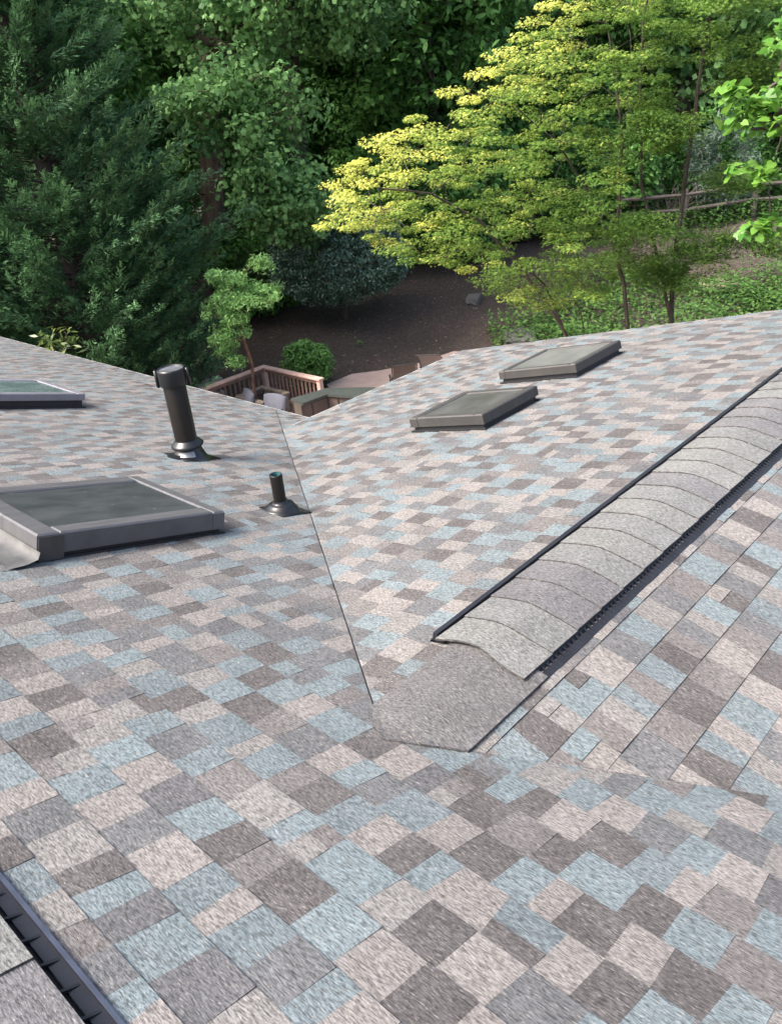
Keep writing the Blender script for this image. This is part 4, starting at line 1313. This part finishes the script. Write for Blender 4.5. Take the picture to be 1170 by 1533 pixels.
while xx > 8.2:
    if abs(xx - 9.35) > 0.09:
        mb = MB(); mb.box(xx - .019, xx + .019, 15.235, 15.27, DZ + 0.06, RZ - 0.05); mb.obj('baluster', M['rail_dark'], rail)
    xx -= 0.135
yy = 15.02
while yy > 13.38:
    mb = MB(); mb.box(11.415, 11.45, yy - .019, yy + .019, DZ + 0.06, RZ - 0.05); mb.obj('baluster', M['rail_dark'], rail)
    yy -= 0.135

# planter
pl = thing('planter_box', 'square slatted wooden planter box holding the small reddish trunked tree', 'planter', (10.75, 14.55, DZ))
X0, X1, Y0, Y1, PZ = 10.33, 11.14, 14.05, 15.03, -5.86
bw = 0.11
mb = MB()
for (a, b2, c, d2) in ((X0, X1, Y0, Y0 + bw), (X0, X1, Y1 - bw, Y1), (X0, X0 + bw, Y0 + bw + .002, Y1 - bw - .002), (X1 - bw, X1, Y0 + bw + .002, Y1 - bw - .002)):
    mb.box(a, b2, c, d2, PZ - .05, PZ, None, .008)
mb.obj('rim', M['planter'], pl)
for (ax, fixed, a, b2) in (('x', Y0 + .035, X0 + .03, X1 - .03), ('x', Y1 - .035, X0 + .03, X1 - .03), ('y', X0 + .035, Y0 + .06, Y1 - .06), ('y', X1 - .035, Y0 + .06, Y1 - .06)):
    mb = MB(); t = a
    while t + .08 < b2 + .01:
        if ax == 'x': mb.box(t, t + .075, fixed - .015, fixed + .015, DZ + .02, PZ - .052)
        else: mb.box(fixed - .015, fixed + .015, t, t + .075, DZ + .02, PZ - .052)
        t += .092
    mb.obj('side_panel', M['planter'], pl)
mb = MB(); mb.box(X0 + .055, X1 - .055, Y0 + .055, Y1 - .055, DZ + .03, PZ - .16); mb.obj('soil', M['soil'], pl)

# low weathered timber beyond the deck rail
tm = MB(); tm.beam((9.2, 16.2, -5.98), (10.95, 16.5, -5.92), 0.32, 0.24)
tm.beam((9.2, 16.2, -6.28), (10.95, 16.5, -6.28), 0.28, 0.3)
tag(tm.obj('timber_edging', M['timber'], loc=(10.0, 16.3, -6.4)), 'weathered pale grey timber edging beam left of the deck railing', 'timber')

# grey padded chairs in front of the planter
def padded_chair(label, x, y, rz):
    t = thing('padded_chair', label, 'chair', (x, y, DZ + 0.02), 'blue grey padded chairs by the planter')
    ca, sa = math.cos(rz), math.sin(rz)
    ex = np.array([ca, sa, 0]); ey = np.array([-sa, ca, 0]); ez = np.array([0, 0, 1.0])
    o = np.array([x, y, DZ + 0.02])
    mb = MB(); mb.box(-.3, .3, -.3, .28, .22, .34, (o, ex, ey, ez), .035); mb.obj('seat_cushion', M['cushion'], t)
    bz = np.array([0, 0, 1.0]) * 0.95 - ey * 0.3; bz /= np.linalg.norm(bz)
    by = np.cross(bz, ex)
    mb = MB()
    V = []; nx, nz = 9, 9
    for k in range(2):
        for j in range(nz):
            for i in range(nx):
                u = -0.31 + 0.62 * i / (nx - 1); v = 0.44 * j / (nz - 1)
                pu = (1 - (2 * i / (nx - 1) - 1) ** 4) * (1 - (2 * j / (nz - 1) - 1) ** 4)
                arch = 0.05 * (1 - (u / .31) ** 2) * (j / (nz - 1))
                V.append(o + ex * u + bz * (0.26 + v + arch) - ey * 0.26 + by * ((0.03 + 0.05 * pu) * (1 if k else -1)))
    q = nx * nz
    fs = []
    for j in range(nz - 1):
        for i in range(nx - 1):
            a = j * nx + i
            fs.append((a, a + nx, a + nx + 1, a + 1)); fs.append((q + a, q + a + 1, q + a + nx + 1, q + a + nx))
    ring = [i for i in range(nx)] + [j * nx + nx - 1 for j in range(1, nz)] + [(nz - 1) * nx + i for i in range(nx - 2, -1, -1)] + [j * nx for j in range(nz - 2, 0, -1)]
    for a, b3 in zip(ring, ring[1:] + ring[:1]): fs.append((a, b3, q + b3, q + a))
    mb.add(V, fs); mb.obj('back_cushion', M['cushion'], t, True)
    mb = MB()
    for sx in (-1, 1):
        for sy in (-1, 1): mb.tube([o + ex * .29 * sx + ey * .28 * sy, o + ex * .29 * sx + ey * .27 * sy + ez * .44], .016, 8)
        mb.tube([o + ex * .31 * sx - ey * .3 + ez * .44, o + ex * .31 * sx + ey * .3 + ez * .45], .02, 8)
    mb.box(-.29, .29, -.28,   .28, .185, .215, (o, ex, ey, ez))
    mb.obj('frame', M['trim'], t)
    return t


padded_chair('blue grey padded chair back against the front of the planter box, right one', 10.06, 13.72, math.radians(100))
padded_chair('blue grey padded chair left of the planter box, half hidden by the roof edge', 9.98, 14.75, math.radians(70))

# outdoor bar
bar = thing('outdoor_bar', 'angular outdoor bar with brown panels and dark slate green top', 'bar counter', (10.8, 12.0, DZ))
outer = [(10.07, 12.72), (10.89, 12.52), (11.42, 11.62), (11.28, 10.7)]
inner = [(10.0, 12.26), (10.63, 12.2), (10.80, 11.66), (10.75, 10.75)]
BZ = -5.45
mb = MB()
for i in range(3):
    poly_prism(mb, [inner[i], inner[i + 1], outer[i + 1], outer[i]][::1], BZ - .055, BZ)
mb.obj('counter_top', M['counter'], bar)
def lerp2(a, b2, t): return (a[0] + (b2[0] - a[0]) * t, a[1] + (b2[1] - a[1]) * t)
mb = MB(); tr = MB()
pi = [lerp2(inner[i], outer[i], .12) for i in range(4)]; po = [lerp2(inner[i], outer[i], .85) for i in range(4)]
for i in range(3):
    poly_prism(mb, [pi[i], pi[i + 1], po[i + 1], po[i]], DZ, BZ - .056)
mb.obj('bar_panel', M['panel'], bar)
for i in range(4):
    x, y = pi[i]; tr.tube([(x, y, DZ), (x, y, BZ - .057)], .022, 8)
    x, y = po[i]; tr.tube([(x, y, DZ), (x, y, BZ - .057)], .022, 8)
    if i < 3:
        x, y = lerp2(pi[i], pi[i + 1], .38); tr.tube([(x, y, DZ), (x, y, BZ - .057)], .018, 8)
        a = (*pi[i], BZ - .075); b3 = (*pi[i + 1], BZ - .075); tr.tube([a, b3], .018, 6)
tr.obj('corner_trim', M['trim'], bar)


# sling patio chairs
def sling_chair(label, x, y, rz, lean=0.28, mat='sling', bh=0.62):
    t = thing('sling_chair', label, 'chair', (x, y, DZ), 'sling chairs on the patio')
    ca, sa = math.cos(rz), math.sin(rz)
    ex = np.array([ca, sa, 0]); ey = np.array([-sa, ca, 0]); ez = np.array([0, 0, 1.0])
    o = np.array([x, y, DZ])
    def q(a, b2, c): return o + ex * a + ey * b2 + ez * c
    mb = MB(); V = []
    prof = [(.25, .43), (.1, .41), (-.1, .40), (-.2, .41), (-.245, .5), (-.26 - lean * .25, .5 + bh * .3), (-.26 - lean * .6, .5 + bh * .65), (-.27 - lean, .45 + bh)]
    for b2, c in prof: V += [q(-.25, b2, c), q(.25, b2, c)]
    k = len(V)
    V += [v + np.array([0, 0, -.006]) - ey * .006 for v in V]
    fs = [(2 * i, 2 * i + 1, 2 * i + 3, 2 * i + 2) for i in range(len(prof) - 1)] + [(k + 2 * i, k + 2 * i + 2, k + 2 * i + 3, k + 2 * i + 1) for i in range(len(prof) - 1)]
    mb.add(V, fs); mb.obj('sling', M[mat], t)
    mb = MB()
    for sx in (-1, 1):
        mb.tube([q(.27 * sx, b2, c) for b2, c in prof], .014, 8)
        mb.tube([q(.29 * sx, .3, 0), q(.29 * sx, .27, .4), q(.29 * sx, .24, .63), q(.29 * sx, .0, .655), q(.28 * sx, -.3 - lean * .3, .68)], .014, 8)
        mb.tube([q(.28 * sx, -.2, .4), q(.29 * sx, -.38, 0)], .014, 8)
    mb.tube([q(-.27, -.27 - lean, .45 + bh), q(.27, -.27 - lean, .45 + bh)], .014, 8)
    mb.tube([q(-.28, -.2, .39), q(.28, -.2, .39)], .012, 8)
    mb.tube([q(-.28, .25, .4), q(.28, .25, .4)], .012, 8)
    mb.obj('frame', M['trim'], t)
    for sx in (-1, 1):
        mb = MB(); mb.box(.27 * sx - .025 + .02 * sx, .27 * sx + .025 + .02 * sx, -.25, .25, .655, .68, (o, ex, ey, ez), .006); mb.obj('armrest', M['trim'], t)
    return t


sling_chair('dark brown sling chair with upright back showing above the roof edge', 12.85, 12.1, math.radians(-42 + 180 + 180), 0.16)
sling_chair('grey tilted sling chair farther right along the roof edge', 14.0, 12.12, math.radians(-62), 0.42, 'sling_grey', 0.6)

# ------------------------------------------------------------------ SKY, SUN, CAMERA
el, SR, SF = math.radians(50), -0.80, -0.25
ts = np.array([*(SR * ER + SF * EF)]); ts /= np.linalg.norm(ts)
w = bpy.data.worlds.new('World'); SC.world = w; w.use_nodes = True
nt = w.node_tree
bg = nt.nodes['Background']
sky = nt.nodes.new('ShaderNodeTexSky'); sky.sky_type = 'NISHITA'; sky.sun_disc = False
sky.sun_elevation = el; sky.sun_rotation = math.atan2(ts[0], ts[1])
sky.air_density = 1.0; sky.dust_density = 7.0; sky.ozone_density = 0.6
nt.links.new(sky.outputs[0], bg.inputs[0]); bg.inputs[1].default_value = 0.15
L = bpy.data.lights.new('sun', 'SUN'); L.energy = 2.2; L.angle = math.radians(20); L.color = (1.0, 0.965, 0.92)
so = bpy.data.objects.new('sun', L); COL.objects.link(so)
dirv = Vector((-ts[0] * math.cos(el), -ts[1] * math.cos(el), -math.sin(el)))
so.rotation_euler = dirv.to_track_quat('-Z', 'Y').to_euler(); so.location = (0, 0, 30)

cam = bpy.data.cameras.new('camera'); co = bpy.data.objects.new('camera', cam); COL.objects.link(co)
cam.sensor_fit = 'HORIZONTAL'; cam.sensor_width = 36; cam.lens = 37.69; cam.clip_start = 0.05; cam.clip_end = 2000
Fn = F / np.linalg.norm(F); Rn = R - R.dot(Fn) * Fn; Rn /= np.linalg.norm(Rn); Un = np.cross(Rn, Fn)
m4 = Matrix(((Rn[0], Un[0], -Fn[0], 0), (Rn[1], Un[1], -Fn[1], 0), (Rn[2], Un[2], -Fn[2], 0), (0, 0, 0, 1)))
co.matrix_world = m4
SC.camera = co
SC.view_settings.view_transform = 'Standard'; SC.view_settings.look = 'None'; SC.view_settings.gamma = 1
SC.view_settings.exposure = 1.62
SC.cycles.use_denoising = True
SC.cycles.max_bounces = 5; SC.cycles.diffuse_bounces = 3; SC.cycles.glossy_bounces = 2; SC.cycles.transmission_bounces = 3
